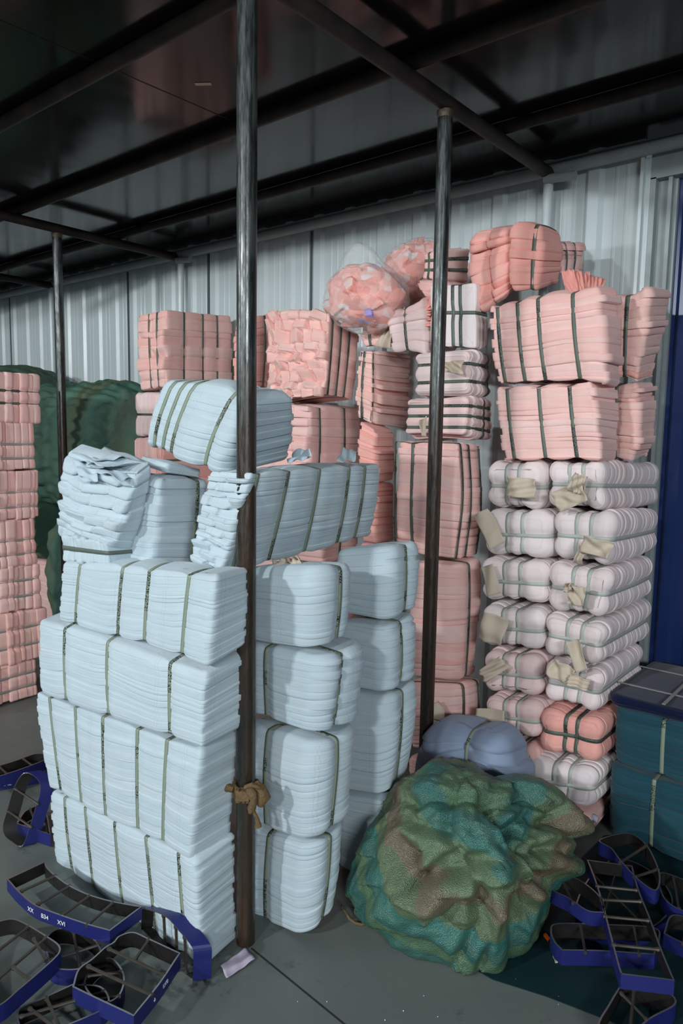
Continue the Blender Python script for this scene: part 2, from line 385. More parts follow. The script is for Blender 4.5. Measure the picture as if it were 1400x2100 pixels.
beam((X_L+.3, 2.905, 2.44), (X_R-.3, 2.905, 2.44), 0.026, 'grey painted rail along the top of the white corrugated wall', MAT['greypaint'])
# tiny stubs where the cross tubes meet the rail
for x, l in ((-1.26, 'right'), (-3.65, 'left')):
    a = (x-0.06, 2.865, 2.395); mb = MB(); mb.tube([a, (x+0.07, 2.865, 2.385)], 0.018, 16)
    tag(smooth_auto(mb.build('pipe_stub', MAT['greypaint'], None, a)), 'short grey pipe stub welded beside the %s wall pipe under the rail' % l, 'pipe stub')
# weld seams at joints
# little white sticker on the ceiling
c0 = atz(400, 173, CEIL-0.001); c1 = atz(433, 172, CEIL-0.001); mb = MB(); mb.bar(c0, c1, 0.018, 0.0012)
tag(mb.build('ceiling_sticker', MAT['paper'], None, c0), 'small white sticker on the dark ceiling board', 'sticker')

# ------------------------------------------------------------------ bales
def rand_lf(amp, seed, k=5):
    """smooth random field"""
    r = np.random.default_rng(seed); W = r.normal(size=(k, 3))*7.0; P = r.uniform(0, 6.28, k)
    return lambda X: amp*np.sin(X@W.T+P).mean(axis=1)*1.8
def bale_mesh(C8, axis='v', layers=14, r=0.02, rc=0.012, groove=0.003, jit=0.003, straps=(), bulge=0.008, dome=0.01,
              rag=(0, 0, 0, 0), cells=0, cellamp=0.0, lump=0.006, seed=0, flare=0.0, na=44, nb=26, rpl=6, sweep=0.0, half=0.0, cellgap=0.011, wave=0.0045, gmin=0.3):
    rg = np.random.default_rng(seed)
    C8 = np.asarray(C8)                              # [u][w][v]
    L = dict(u=np.linalg.norm(C8[1, :, :]-C8[0, :, :], axis=-1).mean(), w=np.linalg.norm(C8[:, 1, :]-C8[:, 0, :], axis=-1).mean(),
             v=np.linalg.norm(C8[:, :, 1]-C8[:, :, 0], axis=-1).mean())
    A, B, S = dict(v='uwv', w='uvw', u='wvu')[axis]
    ha, hb, hs = L[A]/2, L[B]/2, L[S]/2
    r = min(r, ha*0.95, hb*0.95); rc = min(rc, hs*0.8, r if r > 0.004 else 0.004)
    # perimeter params
    ta = np.linspace(-1, 1, na); tb = np.linspace(-1, 1, nb)
    G = np.zeros((na, nb, 2)); G[..., 0] = ta[:, None]; G[..., 1] = tb[None, :]
    per = [(i, 0) for i in range(na-1)]+[(na-1, j) for j in range(nb-1)]+[(i, nb-1) for i in range(na-1, 0, -1)]+[(0, j) for j in range(nb-1, 0, -1)]
    pidx = np.array(per); P = G[pidx[:, 0], pidx[:, 1]]*np.array([ha, hb])
    inner = np.array([ha-r, hb-r]); q = np.clip(P, -inner, inner); d = P-q; dl = np.linalg.norm(d, axis=1, keepdims=True)
    nrm = d/np.maximum(dl, 1e-9); out = q+r*nrm
    NP = len(P)
    seg = np.linalg.norm(np.roll(out, -1, 0)-out, axis=1); tmet = np.concatenate([[0], np.cumsum(seg)[:-1]])
    # layers
    hts = rg.uniform(0.6, 1.4, layers); zb = np.concatenate([[0], np.cumsum(hts)/hts.sum()])*2*hs-hs
    ph = np.array({4: [0.03, 0.3, 0.7, 0.97], 6: [0.012, 0.07, 0.32, 0.68, 0.93, 0.988]}[rpl])
    rows = []; 
    for k in range(layers):
        gk = groove*(2.6+1.6*rg.random() if rg.random() < .34 else gmin)
        for p in ph: rows.append((zb[k]+(zb[k+1]-zb[k])*p, k, p, gk))
    # extra rows for rounding at ends
    ext = [(-hs+rc*f, 0, 0.5, 0) for f in (0.0, 0.08, 0.25, 0.5)]+[(hs-rc*f, layers-1, 0.5, 0) for f in (0.0, 0.08, 0.25, 0.5)]
    rows = sorted(rows+ext, key=lambda a: a[0]); rows = [rw for rw in rows if -hs <= rw[0] <= hs]
    NR = len(rows)
    Lj = rg.normal(0, jit, (layers, 2)); Ls = rg.normal(0, jit, layers)
    fr = rg.random((layers, 4)); lay_col = np.where(rg.random(layers) < .12, rg.random(layers), .5+(rg.random(layers)-.5)*.45)
    gph = rg.uniform(0, 6.28, layers); gfr = rg.uniform(6, 16, layers)
    cell = rg.random((layers, max(cells, 1)*4+4)); rg2 = rg.normal(0, .6, cell.shape); cellt = rg.normal(0, 1, cell.shape)
    lf = rand_lf(lump, seed+11); wph = rg.uniform(0, 6.28, 2)
    def disp(X, n3, soft=0.0):
        """low-frequency displacement along the outward normal: lumps, bulge, strap pinches"""
        a, b, z = X[:, 0], X[:, 1], X[:, 2]
        dd = lf(X)
        side = 1-np.abs(n3[:, 2])
        dd = dd - lump*.45 - .0012 + bulge*(1-(z/hs)**2)*side + (dome*np.where(n3[:, 2] < 0, -1.0 if axis == 'v' else 1.0, 1.0)-.001)*np.abs(n3[:, 2])*np.clip(1-(a/ha)**2, 0, 1)*np.clip(1-(b/hb)**2, 0, 1)
        G = np.zeros(len(X))
        for s in straps:
            ax, c, pn, sg = s['ax'], s['c'], s.get('p', 0.01), s.get('sg', 0.022)
            sl = s.get('sl', 0.0)
            if ax == 'a': cc = c*ha + sl*z; g = np.exp(-((a-cc)/sg)**2); wgt = np.clip(1-np.abs(n3[:, 0])*1.0, 0, 1)
            elif ax == 'b': cc = c*hb + sl*z; g = np.exp(-((b-cc)/sg)**2); wgt = np.clip(1-np.abs(n3[:, 1]), 0, 1)
            else: cc = c*hs + sl*a; g = np.exp(-((z-cc)/sg)**2); wgt = np.clip(1-np.abs(n3[:, 2]), 0, 1)
            dd = dd - pn*g*wgt; G = np.maximum(G, np.exp(-((({'a': a, 'b': b}.get(ax, z))-cc)/0.012)**2)*wgt)
        return dd, G
    Vs = []; lays = []; sts = []
    for (z, k, p, gk) in rows:
        h = min(z+hs, hs-z); ins = 0.0
        if h < rc: ins = rc-math.sqrt(max(rc*rc-(rc-h)**2, 0))
        e = abs(2*p-1)**14
        X = np.zeros((NP, 3)); X[:, :2] = out-nrm*ins; X[:, 2] = z
        n3 = np.zeros((NP, 3)); n3[:, :2] = nrm
        if h < rc:
            cz = (rc-h)/rc; n3[:, :2] *= math.sqrt(max(1-cz*cz, 0)); n3[:, 2] = cz*(1 if z > 0 else -1)
        dd, G = disp(X, n3)
        gm = np.clip(.55+.75*np.sin(tmet*gfr[k]+gph[k]), 0.08, 1.2)
        o = -gk*e*gm
        off = Lj[k]@nrm.T*.7 + Ls[k]*0.25
        off = off + (fr[k, 0]*rag[0]*np.clip(-nrm[:, 0], 0, 1)**2 + fr[k, 1]*rag[1]*np.clip(nrm[:, 0], 0, 1)**2
                     + fr[k, 2]*rag[2]*np.clip(-nrm[:, 1], 0, 1)**2 + fr[k, 3]*rag[3]*np.clip(nrm[:, 1], 0, 1)**2)
        if cells:
            fa = (out[:, 0]/ha+1)/2*cells + (0.5*(k % 2) if half else 0)+half*rg.normal(0, .05)
            ci = np.clip(np.floor(fa).astype(int), 0, cells); fc = fa-np.floor(fa)
            fw = np.clip(-nrm[:, 1], 0, 1)**2
            co = ((cell[k][ci]-.5)*cellamp + cellt[k][ci]*cellamp*0.9*(fc-0.5) - cellgap*np.exp(-(np.minimum(fc, 1-fc)/0.06)**2)
                  + (rg2[k][ci])*cellamp*1.2*(p-0.5))
            off = off + co*fw - max(gk, groove)*e*1.2*fw
        o = o + off*(1-0.85*G)
        hfade = 1.0 if h > rc else 0.3+0.7*h/rc
        X += n3*(dd+o*hfade)[:, None]
        Vs.append(X); lays.append(np.full(NP, lay_col[k]))
        sts.append(np.stack([tmet, np.full(NP, z+hs), np.full(NP, seed*1.37 % 10)], 1))
    F = []
    j = np.arange(NP); jn = (j+1) % NP
    for i in range(NR-1):
        F.append(np.stack([i*NP+j, i*NP+jn, (i+1)*NP+jn, (i+1)*NP+j], 1))
    base = NR*NP
    # caps
    m = np.maximum(np.abs(ta)[:, None], np.abs(tb)[None, :])
    gi = np.zeros((na, nb), int)-1
    for k_, (i_, j_) in enumerate(per): gi[i_, j_] = k_
    GA, GB = np.meshgrid(ta, tb, indexing='ij')
    mm_ = np.maximum(m, 1e-6)
    Pb = np.stack([GA/mm_*ha, GB/mm_*hb], -1); qb = np.clip(Pb, -inner, inner); db = Pb-qb
    nb_ = db/np.maximum(np.linalg.norm(db, axis=-1, keepdims=True), 1e-9)
    ob = (qb+(r-rc)*nb_)*m[..., None]
    capV = []
    for sgn, rowi in ((-1, 0), (1, NR-1)):
        idx = np.zeros((na, nb), int); newp = []
        cnt = base+sum(len(c) for c in capV)
        for i_ in range(na):
            for j_ in range(nb):
                if gi[i_, j_] >= 0: idx[i_, j_] = rowi*NP+gi[i_, j_]
                else: idx[i_, j_] = cnt+len(newp); newp.append((i_, j_))
        ii = np.array(newp); X = np.zeros((len(ii), 3)); X[:, :2] = ob[ii[:, 0], ii[:, 1]]; X[:, 2] = sgn*hs
        n3 = np.zeros((len(ii), 3)); n3[:, 2] = sgn
        dd, G2 = disp(X, n3); X += n3*dd[:, None]
        kk = 0 if sgn < 0 else layers-1
        X[:, :2] += Lj[kk]
        capV.append(X); lays.append(np.full(len(ii), lay_col[kk]))
        sts.append(np.stack([X[:, 0]+ha, np.full(len(ii), 0.5*(sgn+1)*2*hs), np.full(len(ii), 3.0)], 1))
        a0 = idx[:-1, :-1].ravel(); a1 = idx[1:, :-1].ravel(); a2 = idx[1:, 1:].ravel(); a3 = idx[:-1, 1:].ravel()
        F.append(np.stack([a0, a3, a2, a1], 1) if sgn < 0 else np.stack([a0, a1, a2, a3], 1))
    X = np.concatenate(Vs+capV); F = np.concatenate(F)
    if axis in ('w',): F = F[:, ::-1]
    def deform(X):
        X = X.copy()
        X[:, 2] += wave*np.sin(X[:, 0]*9+wph[0]+X[:, 1]*7)*np.clip(1-(X[:, 2]/hs)**2, 0, 1)+wave*.6*np.sin(X[:, 0]*23+wph[1]+X[:, 2]*14)*np.clip(1-(X[:, 2]/hs)**2, 0, 1)
        if flare:
            x = X[:, 0]/ha; s = np.clip((x-0.35)/0.65, 0, 1)**1.5 if flare > 0 else np.clip((-x-0.35)/0.65, 0, 1)**1.5
            X[:, 2] += X[:, 2]*abs(flare)*s
        if sweep: X[:, 0] += sweep*(X[:, 2]/hs)**2
        return X
    def warp(X):
        X = deform(X)
        t_ = {A: X[:, 0]/(2*ha)+.5, B: X[:, 1]/(2*hb)+.5, S: X[:, 2]/(2*hs)+.5}
        u, w_, v = t_['u'][:, None], t_['w'][:, None], t_['v'][:, None]
        return ((1-u)*(1-w_)*(1-v)*C8[0, 0, 0]+u*(1-w_)*(1-v)*C8[1, 0, 0]+(1-u)*w_*(1-v)*C8[0, 1, 0]+u*w_*(1-v)*C8[1, 1, 0]
                + (1-u)*(1-w_)*v*C8[0, 0, 1]+u*(1-w_)*v*C8[1, 0, 1]+(1-u)*w_*v*C8[0, 1, 1]+u*w_*v*C8[1, 1, 1])
    # straps
    SP = []
    for s in straps:
        ax, c, wd = s['ax'], s['c'], s.get('wd', 0.0125); sl = s.get('sl', 0.0)
        n = 120; th = np.linspace(0, 1, n, endpoint=False)
        if ax == 'a': e1, e2, h1, h2, i1, i2, i0, hc = 1, 2, hb, hs, 1, 2, 0, ha
        elif ax == 'b': e1, e2, h1, h2, i1, i2, i0, hc = 0, 2, ha, hs, 0, 2, 1, hb
        else: e1, e2, h1, h2, i1, i2, i0, hc = 0, 1, ha, hb, 0, 1, 2, hs
        rr = (r if ax == 's' else max(rc, 0.006))
        rr = min(rr, h1*0.95, h2*0.95)
        Lq = 4*(h1+h2); sq = th*Lq
        pts = []
        for x in sq:
            if x < 2*h1: pts.append((-h1+x, -h2))
            elif x < 2*h1+2*h2: pts.append((h1, -h2+x-2*h1))
            elif x < 4*h1+2*h2: pts.append((h1-(x-2*h1-2*h2), h2))
            else: pts.append((-h1, h2-(x-4*h1-2*h2)))
        pts = np.array(pts); inn = np.array([h1-rr, h2-rr]); qq = np.clip(pts, -inn, inn); dq = pts-qq
        nq = dq/np.maximum(np.linalg.norm(dq, axis=1, keepdims=True), 1e-9); oq = qq+rr*nq
        ringV = []
        for (dw, dz) in ((-wd/2, 0.0002), (-wd/2, 0.0016), (wd/2, 0.0016), (wd/2, 0.0002)):
            X0 = np.zeros((n, 3)); X0[:, i1] = oq[:, 0]; X0[:, i2] = oq[:, 1]
            cc = c*hc + (sl*X0[:, 2] if ax in 'ab' else sl*X0[:, 0])
            X0[:, i0] = cc
            n3 = np.zeros((n, 3)); n3[:, i1] = nq[:, 0]; n3[:, i2] = nq[:, 1]
            dd, _ = disp(X0, n3)
            dd = (np.roll(dd, 1)+np.roll(dd, -1)+2*dd)/4
            X0 += n3*(dd+dz+s.get('lift', 0.0012))[:, None]
            X0[:, i0] = cc+dw
            ringV.append(warp(X0))
        V = np.stack(ringV, 1).reshape(-1, 3)
        jj = np.arange(n); jn_ = (jj+1) % n; Fq = []
        for q_ in range(4):
            q2 = (q_+1) % 4; Fq.append(np.stack([jj*4+q_, jn_*4+q_, jn_*4+q2, jj*4+q2], 1))
        tt = np.repeat(sq, 4); ww = np.tile([0, 0, wd, wd], n)
        SP.append((V, np.concatenate(Fq), np.stack([tt, ww, np.full(4*n, rg.random()*9)], 1), s))
    return warp(X), F, np.concatenate(lays), np.concatenate(sts), SP, (ha, hb, hs)

NB = [0]
def c8(Y0, A, B, Cc, XC=None, YA=None, depth=None, sk=False):
    yb = Y0; ya = YA if YA is not None else Y0
    At, Ab = aty(A[0], A[1], ya), aty(A[2], A[3], ya)
    Bt, Bb = aty(B[0], B[1], yb), aty(B[2], B[3], yb)
    X = XC if XC is not None else (Bt[0]+Bb[0])/2
    Ct, Cb = atx(Cc[0], Cc[1], Bt[0] if sk else X), atx(Cc[2], Cc[3], Bb[0] if sk else X)
    C8 = np.zeros((2, 2, 2, 3)); C8[0, 0, 0] = Ab; C8[0, 0, 1] = At; C8[1, 0, 0] = Bb; C8[1, 0, 1] = Bt; C8[1, 1, 0] = Cb; C8[1, 1, 1] = Ct
    C8[0, 1, 0] = Ab+Cb-Bb; C8[0, 1, 1] = At+Ct-Bt
    if depth:
        for u in (0, 1):
            for v in (0, 1):
                d_ = C8[u, 1, v]-C8[u, 0, v]; C8[u, 1, v] = C8[u, 0, v]+d_/np.linalg.norm(d_)*depth
    return C8
def bale(C8, mat, label, straps=(), smat='strap', group=None, caplabel=None, tags=(), **kw):
    NB[0] += 1; kw.setdefault('seed', NB[0]*17)
    if isinstance(C8, tuple) and len(C8) in (4, 5) and not isinstance(C8[0], np.ndarray): C8 = c8(*C8)
    V, F, lay, st, SP, hh = bale_mesh(C8, straps=straps, **kw)
    lo = V.min(0); base = (float(C8[..., 0].mean()), float(C8[..., 1].mean()), float(lo[2]))
    e = empty('fabric_bale', base, label, 'fabric bale', group)
    mesh_obj('folded_sheets', V, F, MAT[mat], e, base, attrs={'lay': lay, 'st': st})
    for (Vs, Fs, ss, s) in SP:
        o = mesh_obj('strap', Vs, Fs, MAT[s.get('mat', smat)], e, base, smooth=False, attrs={'st': ss})
    for tg in tags: crumple(tg, e, base)
    return e
def crumple(tg, parent, base, name='paper_tag', mat='paper', amp=0.008, label='crumpled beige paper tag'):
    """a small curled sheet through four points"""
    p = [np.array(x, float) for x in tg]; n = 14; rg = np.random.default_rng(int(abs(p[0][0]*1e4)) % 9999)
    W = rg.normal(size=(4, 2))*5; ph = rg.uniform(0, 6, 4)
    nn = np.cross(p[1]-p[0], p[3]-p[0]); nn /= np.linalg.norm(nn)
    V = []
    for sgn in (0, 1):
        for i in range(n):
            for j in range(n):
                u, v = i/(n-1), j/(n-1)
                q = (1-u)*(1-v)*p[0]+u*(1-v)*p[1]+u*v*p[2]+(1-u)*v*p[3]
                h = amp*sum(math.sin(W[k, 0]*u*1.3+W[k, 1]*v*1.3+ph[k]) for k in range(4))*0.7
                V.append(q+nn*(h+sgn*0.0006))
    F = []
    g = lambda s, i, j: s*n*n+i*n+j
    for i in range(n-1):
        for j in range(n-1):
            F.append((g(0, i, j), g(0, i, j+1), g(0, i+1, j+1), g(0, i+1, j))); F.append((g(1, i, j), g(1, i+1, j), g(1, i+1, j+1), g(1, i, j+1)))
    for i in range(n-1):
        F.append((g(0, i, 0), g(0, i+1, 0), g(1, i+1, 0), g(1, i, 0))); F.append((g(0, i, n-1), g(1, i, n-1), g(1, i+1, n-1), g(0, i+1, n-1)))
        F.append((g(0, 0, i), g(1, 0, i), g(1, 0, i+1), g(0, 0, i+1))); F.append((g(0, n-1, i), g(0, n-1, i+1), g(1, n-1, i+1), g(1, n-1, i)))
    o = mesh_obj(name, V, F, MAT[mat], parent, base)
    if label: o['label'] = label
    return o
def sheets(parent, quads, mat='coral', name='loose_sheet', amp=.004, label=None):
    for q in quads: crumple(q, parent, tuple(parent.location), name, mat, amp, label)
def SA(fr, p=0.008, **k): return [dict(ax='a', c=2*f-1, p=p, **k) for f in fr]
def SB(fr, p=0.008, **k): return [dict(ax='b', c=2*f-1, p=p, **k) for f in fr]
def SS(fr, p=0.008, **k): return [dict(ax='s', c=2*f-1, p=p, **k) for f in fr]
def box8(x0, x1, y0, y1, z0, z1, j=0.0, seed=1, rot=0.0, dx=0.0, dz=0.0):
    r = np.random.default_rng(seed); C = np.zeros((2, 2, 2, 3)); cx, cy = (x0+x1)/2, (y0+y1)/2
    for u in (0, 1):
        for w_ in (0, 1):
            for v in (0, 1):
                x, y, z = (x1 if u else x0), (y1 if w_ else y0), (z1 if v else z0)
                x += dx*v; z += dz*(u-0.5)
                X, Y = x-cx, y-cy
                C[u, w_, v] = (cx+X*math.cos(rot)-Y*math.sin(rot), cy+X*math.sin(rot)+Y*math.cos(rot), z)
    return C + r.uniform(-j, j, C.shape)*np.array([1, 1, 0.3])

# ---- front-left blue stack, floor upwards
kFL = dict(axis='v', r=0.012, rc=0.014, jit=0.0012, groove=0.0013, bulge=0.003, dome=0.004, lump=0.005, na=60, nb=20)
bale(c8(1.08, (100, 1622, 120, 1790), (396, 1765, 415, 1987), (481, 1705, 488, 1927)), 'blue', 'pale blue bale on the floor, bottom of the front left stack, five straps',
     SA([.11, .27, .49, .70, .90], .007), 'strap_light', layers=19, rag=(.012, .012, .003, .01), seed=3, flare=0.012, **kFL)
bale(c8(1.08, (70, 1418, 96, 1622), (408, 1540, 386, 1765), (482, 1500, 470, 1712)), 'blue', 'pale blue bale with five long straps, second from the floor in the front left stack',
     SA([.09, .27, .46, .67, .83], .007), 'strap_light', layers=15, rag=(.012, .012, .003, .01), seed=4, flare=0.012, **kFL)
bale(c8(1.08, (78, 1270, 86, 1422), (420, 1382, 410, 1542), (500, 1335, 496, 1495)), 'blue', 'pale blue bale with three wide-set straps, third from the floor, front left stack',
     SA([.18, .47, .82], .009), 'strap_light', layers=13, rag=(.006, .010, .003, .01), seed=5, **{**kFL, 'dome': .012, 'rc': .022})
bale(c8(1.08, (130, 1152, 122, 1274), (442, 1178, 424, 1370), (510, 1160, 505, 1325)), 'blue', 'pale blue bale with four straps, fourth from the floor, front left stack',
     SA([.12, .43, .60, .84], .009), 'strap_light', layers=15, rag=(.006, .006, .003, .01), seed=6, **{**kFL, 'dome': .014, 'rc': .026})
# ---- loose bales on top of the front-left stack
bale(c8(1.085, (118, 1092, 122, 1154), (215, 1110, 222, 1160), (300, 1105, 300, 1150)), 'blue', 'low pale blue bale of upright sheets squeezed under the fanned blue bale',
     SB([.5], .004), axis='u', layers=12, r=.012, rc=.01, jit=.003, groove=.003, bulge=.004, seed=8)
U1 = bale(c8(1.10, (146, 930, 124, 1100), (290, 975, 222, 1140), (322, 950, 262, 1150), sk=True), 'blue', 'untied pale blue bale with fanned sheets, leftmost on top of the front blue stack',
     (), axis='v', layers=9, r=.012, rc=.01, jit=.004, groove=.004, rag=(.02, .006, .016, .01), cells=3, cellamp=.012, cellgap=.006, half=1, bulge=.016, seed=9, flare=.08, sweep=-.02, na=70, wave=.008)
bale(c8(1.235, (245, 970, 232, 1150), (300, 975, 285, 1165), (330, 975, 318, 1160)), 'blue', 'narrow pale blue bale standing in shade behind the fanned bale on the blue stack',
     (), axis='v', layers=14, r=.012, rc=.01, jit=.004, groove=.003, rag=(.008, .01, .008, .005), seed=10)
bale(c8(1.17, (286, 968, 262, 1160), (334, 985, 310, 1168), (424, 985, 412, 1172)), 'blue', 'upright pale blue bale in shade with one strap, under the tilted top bale',
     SB([.80], .008), 'strap_light', axis='v', layers=12, r=.010, rc=.012, jit=.005, groove=.003, rag=(.006, .006, .012, .005), seed=11)
for i, (a, b, c_) in enumerate([((288, 932, 286, 958), (345, 948, 340, 975), (415, 960, 412, 985))]):
    bale(c8(1.20, a, b, c_), 'blue', 'thin pale blue pad wedged under the tilted top blue bale', (), axis='v', layers=3, r=.01, rc=.006, seed=12)
U3 = bale(c8(1.20, (428, 962, 393, 1150), (516, 968, 456, 1182), (778, 952, 757, 1100), sk=True), 'blue', 'long pale blue bale with five straps on its shaded side, lying behind the front post',
     SB([.06, .27, .5, .74, .88], .008), 'strap_light', axis='v', layers=14, r=.010, rc=.020, jit=.0015, groove=.002, rag=(.006, .003, .014, .012), cells=2, cellamp=.008, cellgap=.007, half=1,
     bulge=.006, dome=.012, seed=13, nb=60, na=40)
bale(c8(1.23, (336, 775, 292, 925), (522, 808, 442, 985), (600, 806, 592, 948), sk=True), 'blue', 'large tilted pale blue bale with four straps, highest of all the blue bales',
     [dict(ax='a', c=2*f-1, p=.012) for f in (.10, .22, .34, .78)], 'strap_light', axis='v', layers=13, r=.03, rc=.04, jit=.0014, groove=.0014, rag=(.004, .016, .002, .01), bulge=.018, dome=.022, seed=14, flare=.05, na=60)
# ---- middle blue stack behind the front post
kR = dict(axis='v', r=0.07, rc=0.020, jit=0.0014, groove=0.002, bulge=0.006, dome=0.012, lump=0.008, na=44, nb=36)
def SR(fs, fb, p=.009): return SA(fs, p)+SB(fb, p)
bale(c8(1.315, (490, 1165, 490, 1310), (655, 1160, 650, 1348), (739, 1152, 739, 1310)), 'blue', 'rounded pale blue bale with beige tag on top, topmost right of the front post',
     SR([], [.55]), 'strap_light', layers=13, seed=21,
     tags=[(aty(545, 1172, 1.33), aty(590, 1178, 1.33), aty(588, 1150, 1.36), aty(556, 1144, 1.36)), (aty(592, 1160, 1.34), aty(618, 1156, 1.34), aty(612, 1140, 1.37), aty(590, 1146, 1.37))], **kR)
bale(c8(1.315, (490, 1315, 490, 1470), (668, 1350, 650, 1525), (762, 1312, 752, 1482)), 'blue', 'rounded pale blue bale, second from the top in the middle blue stack',
     SR([.30], [.42]), 'strap_light', layers=13, seed=22, **{**kR, 'rag': (0, .012, 0, .01)})
bale(c8(1.315, (490, 1475, 490, 1690), (655, 1530, 645, 1738), (748, 1485, 732, 1665)), 'blue', 'rounded pale blue bale level with the rusty clamp, second from the floor',
     SR([.34], [.42]), 'strap_light', layers=16, seed=23, **kR)
bale(c8(1.315, (490, 1692, 490, 1880), (648, 1742, 632, 1940), (728, 1668, 704, 1852)), 'blue', 'rounded pale blue bale on the floor beside the front post foot',
     SR([.36], [.45]), 'strap_light', layers=16, seed=24, **kR)
# ---- right blue stack
kT = dict(axis='v', r=0.045, rc=0.018, jit=0.0014, groove=0.0018, bulge=0.008, dome=0.010, lump=0.008, na=40, nb=36)
bale(c8(1.62, (680, 1128, 680, 1262), (800, 1115, 795, 1280), (866, 1106, 864, 1250)), 'blue', 'rounded pale blue bale, topmost of the right blue stack, touching the second post',
     SB([.55], .008), 'strap_light', layers=12, seed=31, **{**kT, 'rag': (0, .008, 0, .012)})
bale(c8(1.62, (680, 1268, 680, 1412), (790, 1283, 790, 1428), (857, 1256, 853, 1390)), 'blue', 'rounded pale blue bale, second from the top of the right blue stack',
     SB([.5], .008), 'strap_light', layers=12, seed=32, **{**kT, 'rag': (0, .008, 0, .012)})
bale(c8(1.62, (680, 1415, 680, 1625), (795, 1432, 790, 1640), (864, 1392, 846, 1578)), 'blue', 'tall rounded pale blue bale, third from the top of the right blue stack',
     SB([.45], .008), 'strap_light', layers=17, seed=33, **{**kT, 'rag': (0, .006, 0, .01)})
C = c8(1.62, (680, 1630, 680, 1800), (790, 1645, 790, 1800), (846, 1582, 840, 1720)); C[:, :, 0, 2] = 0.004
bale(C, 'blue', 'rounded pale blue bale at the foot of the right blue stack', SB([.5], .008), 'strap_light', layers=16, seed=34, **kT)
C = c8(2.0, (852, 1482, 850, 1640), (1030, 1520, 1045, 1640), (1052, 1500, 1060, 1620)); C[:, 0, 0, 1] = 1.99; C[:, 0, 1, 1] = 2.0
for u in (0, 1):
    for v in (0, 1): C[u, 1, v] = C[u, 0, v]+np.array([0, 0.22, 0])
C[:, :, 0, 2] = 0.004
bale(C, 'grey_blue', 'slumped grey-blue bale with creases and one strap, behind the striped sack',
     SA([.60], .022, sg=.03), 'strap_light', axis='v', layers=7, r=.07, rc=.06, jit=.008, groove=.008, bulge=.02, dome=.02, lump=.024, wave=.03, seed=35, rag=(0, .02, 0, 0))

# ---- left pink stack at the picture edge: sheets stand upright
ys = [768, 868, 963, 1062, 1155, 1247, 1350, 1449]
xe = [86, 76, 86, 78, 88, 104, 82]
names = ['topmost of the left edge stack, two dark straps', 'second from the top of the left edge stack', 'third from the top of the left edge stack',
         'fourth from the top of the left edge stack', 'fifth from the top of the left edge stack, flared bottom', 'second from the floor of the left edge stack, reddest', 'on the floor, bottom of the left edge stack']
XL = -3.41
for i in range(7):
    z1 = atx(80, ys[i], XL)[2]; z0 = max(atx(80, ys[i+1], XL)[2], 0.003)
    yb = atx(xe[i]-3, (ys[i]+ys[i+1])/2, XL)[1]
    C = box8(-3.74, XL, 1.30, yb, z0, z1, .006, 50+i)
    st = [dict(ax='b', c=c_, p=.004, sg=.011, mat='strap' if i == 0 else 'strap_grey') for c_ in ((.28, -.22) if i == 0 else (.1, -.5) if i < 4 else (.35, -.35))]
    bale(C, 'pink' if i not in (5,) else 'salmon', 'pink bale of upright sheets, '+names[i], st, axis='w', layers=13, r=.012, rc=.012, jit=.005, groove=.005, gmin=1.0, bulge=.0, dome=.006, lump=.006, seed=60+i, na=20, nb=34,
         rag=(0, .012, .004, .008))

# ---- pink bales by the wall, left group
bale(c8(2.40, (278, 645, 287, 800), (338, 634, 338, 795), (473, 648, 476, 802)), 'salmon', 'salmon bale with two straps on its left face, three on its right, top left',
     SA([.42, .70], .008)+SB([.28, .56, .78], .006), 'strap', axis='v', layers=8, r=.012, rc=.014, jit=.004, groove=.004, rag=(.012, .006, .006, .01), cells=2, cellamp=.02, seed=71)
bale(c8(2.40, (259, 803, 257, 896), (330, 803, 330, 898), (470, 803, 470, 890)), 'pale', 'pale pink bale with one strap across, directly under the top left salmon bale',
     SB([.5], .014), 'strap', axis='u', layers=9, r=.03, rc=.01, jit=.004, groove=.004, bulge=.004, seed=72)
bale(c8(2.40, (264, 900, 262, 990), (330, 900, 330, 990), (470, 896, 470, 980)), 'pink', 'pink bale peeking out left of the tilted blue bale, under the pale pink one',
     SB([.5], .012), 'strap', axis='u', layers=9, r=.01, rc=.01, jit=.008, groove=.006, seed=73)
for k in range(3):
    z1 = 1.08-0.36*k
    bale(box8(-3.47, -3.20, 2.41, 2.86, max(z1-.36, .003), z1-.004, .004, 77+k), 'pink', 'pink bale %s in the hidden column beneath the top left salmon bale' % ('highest', 'midway', 'lowest')[k], SB([.5], .01), 'strap', axis='v', layers=10, r=.02, rc=.012, seed=74+k, na=20, nb=20)
bale(c8(2.45, (476, 668, 480, 798), (508, 655, 508, 799), (556, 640, 552, 798)), 'coral', 'dark salmon bale in shade directly behind the front post', SB([.15, .75], .008), 'strap', axis='v', layers=9, r=.02, rc=.012, jit=.005, groove=.004, rag=(.006, 0, .008, .006), seed=81)
bale(c8(2.40, (470, 800, 470, 885), (545, 800, 545, 890), (560, 800, 560, 880), depth=.3), 'white', 'blush white bale seen just under the dark salmon one behind the front post', SB([.5], .01), 'strap', axis='v', layers=9, r=.02, rc=.012, seed=82)
bale(c8(2.30, (545, 636, 552, 822), (672, 640, 664, 812), (737, 685, 724, 822)), 'salmon', 'salmon bale whose front is a grid of small folded pads, three side straps',
     SB([.16, .44, .72], .008), 'strap', axis='v', layers=9, r=.012, rc=.014, jit=.005, groove=.004, rag=(.012, .004, .004, .01), cells=5, cellamp=.030, cellgap=.02, half=1, bulge=.004, seed=83, na=140, nb=26, rpl=6)
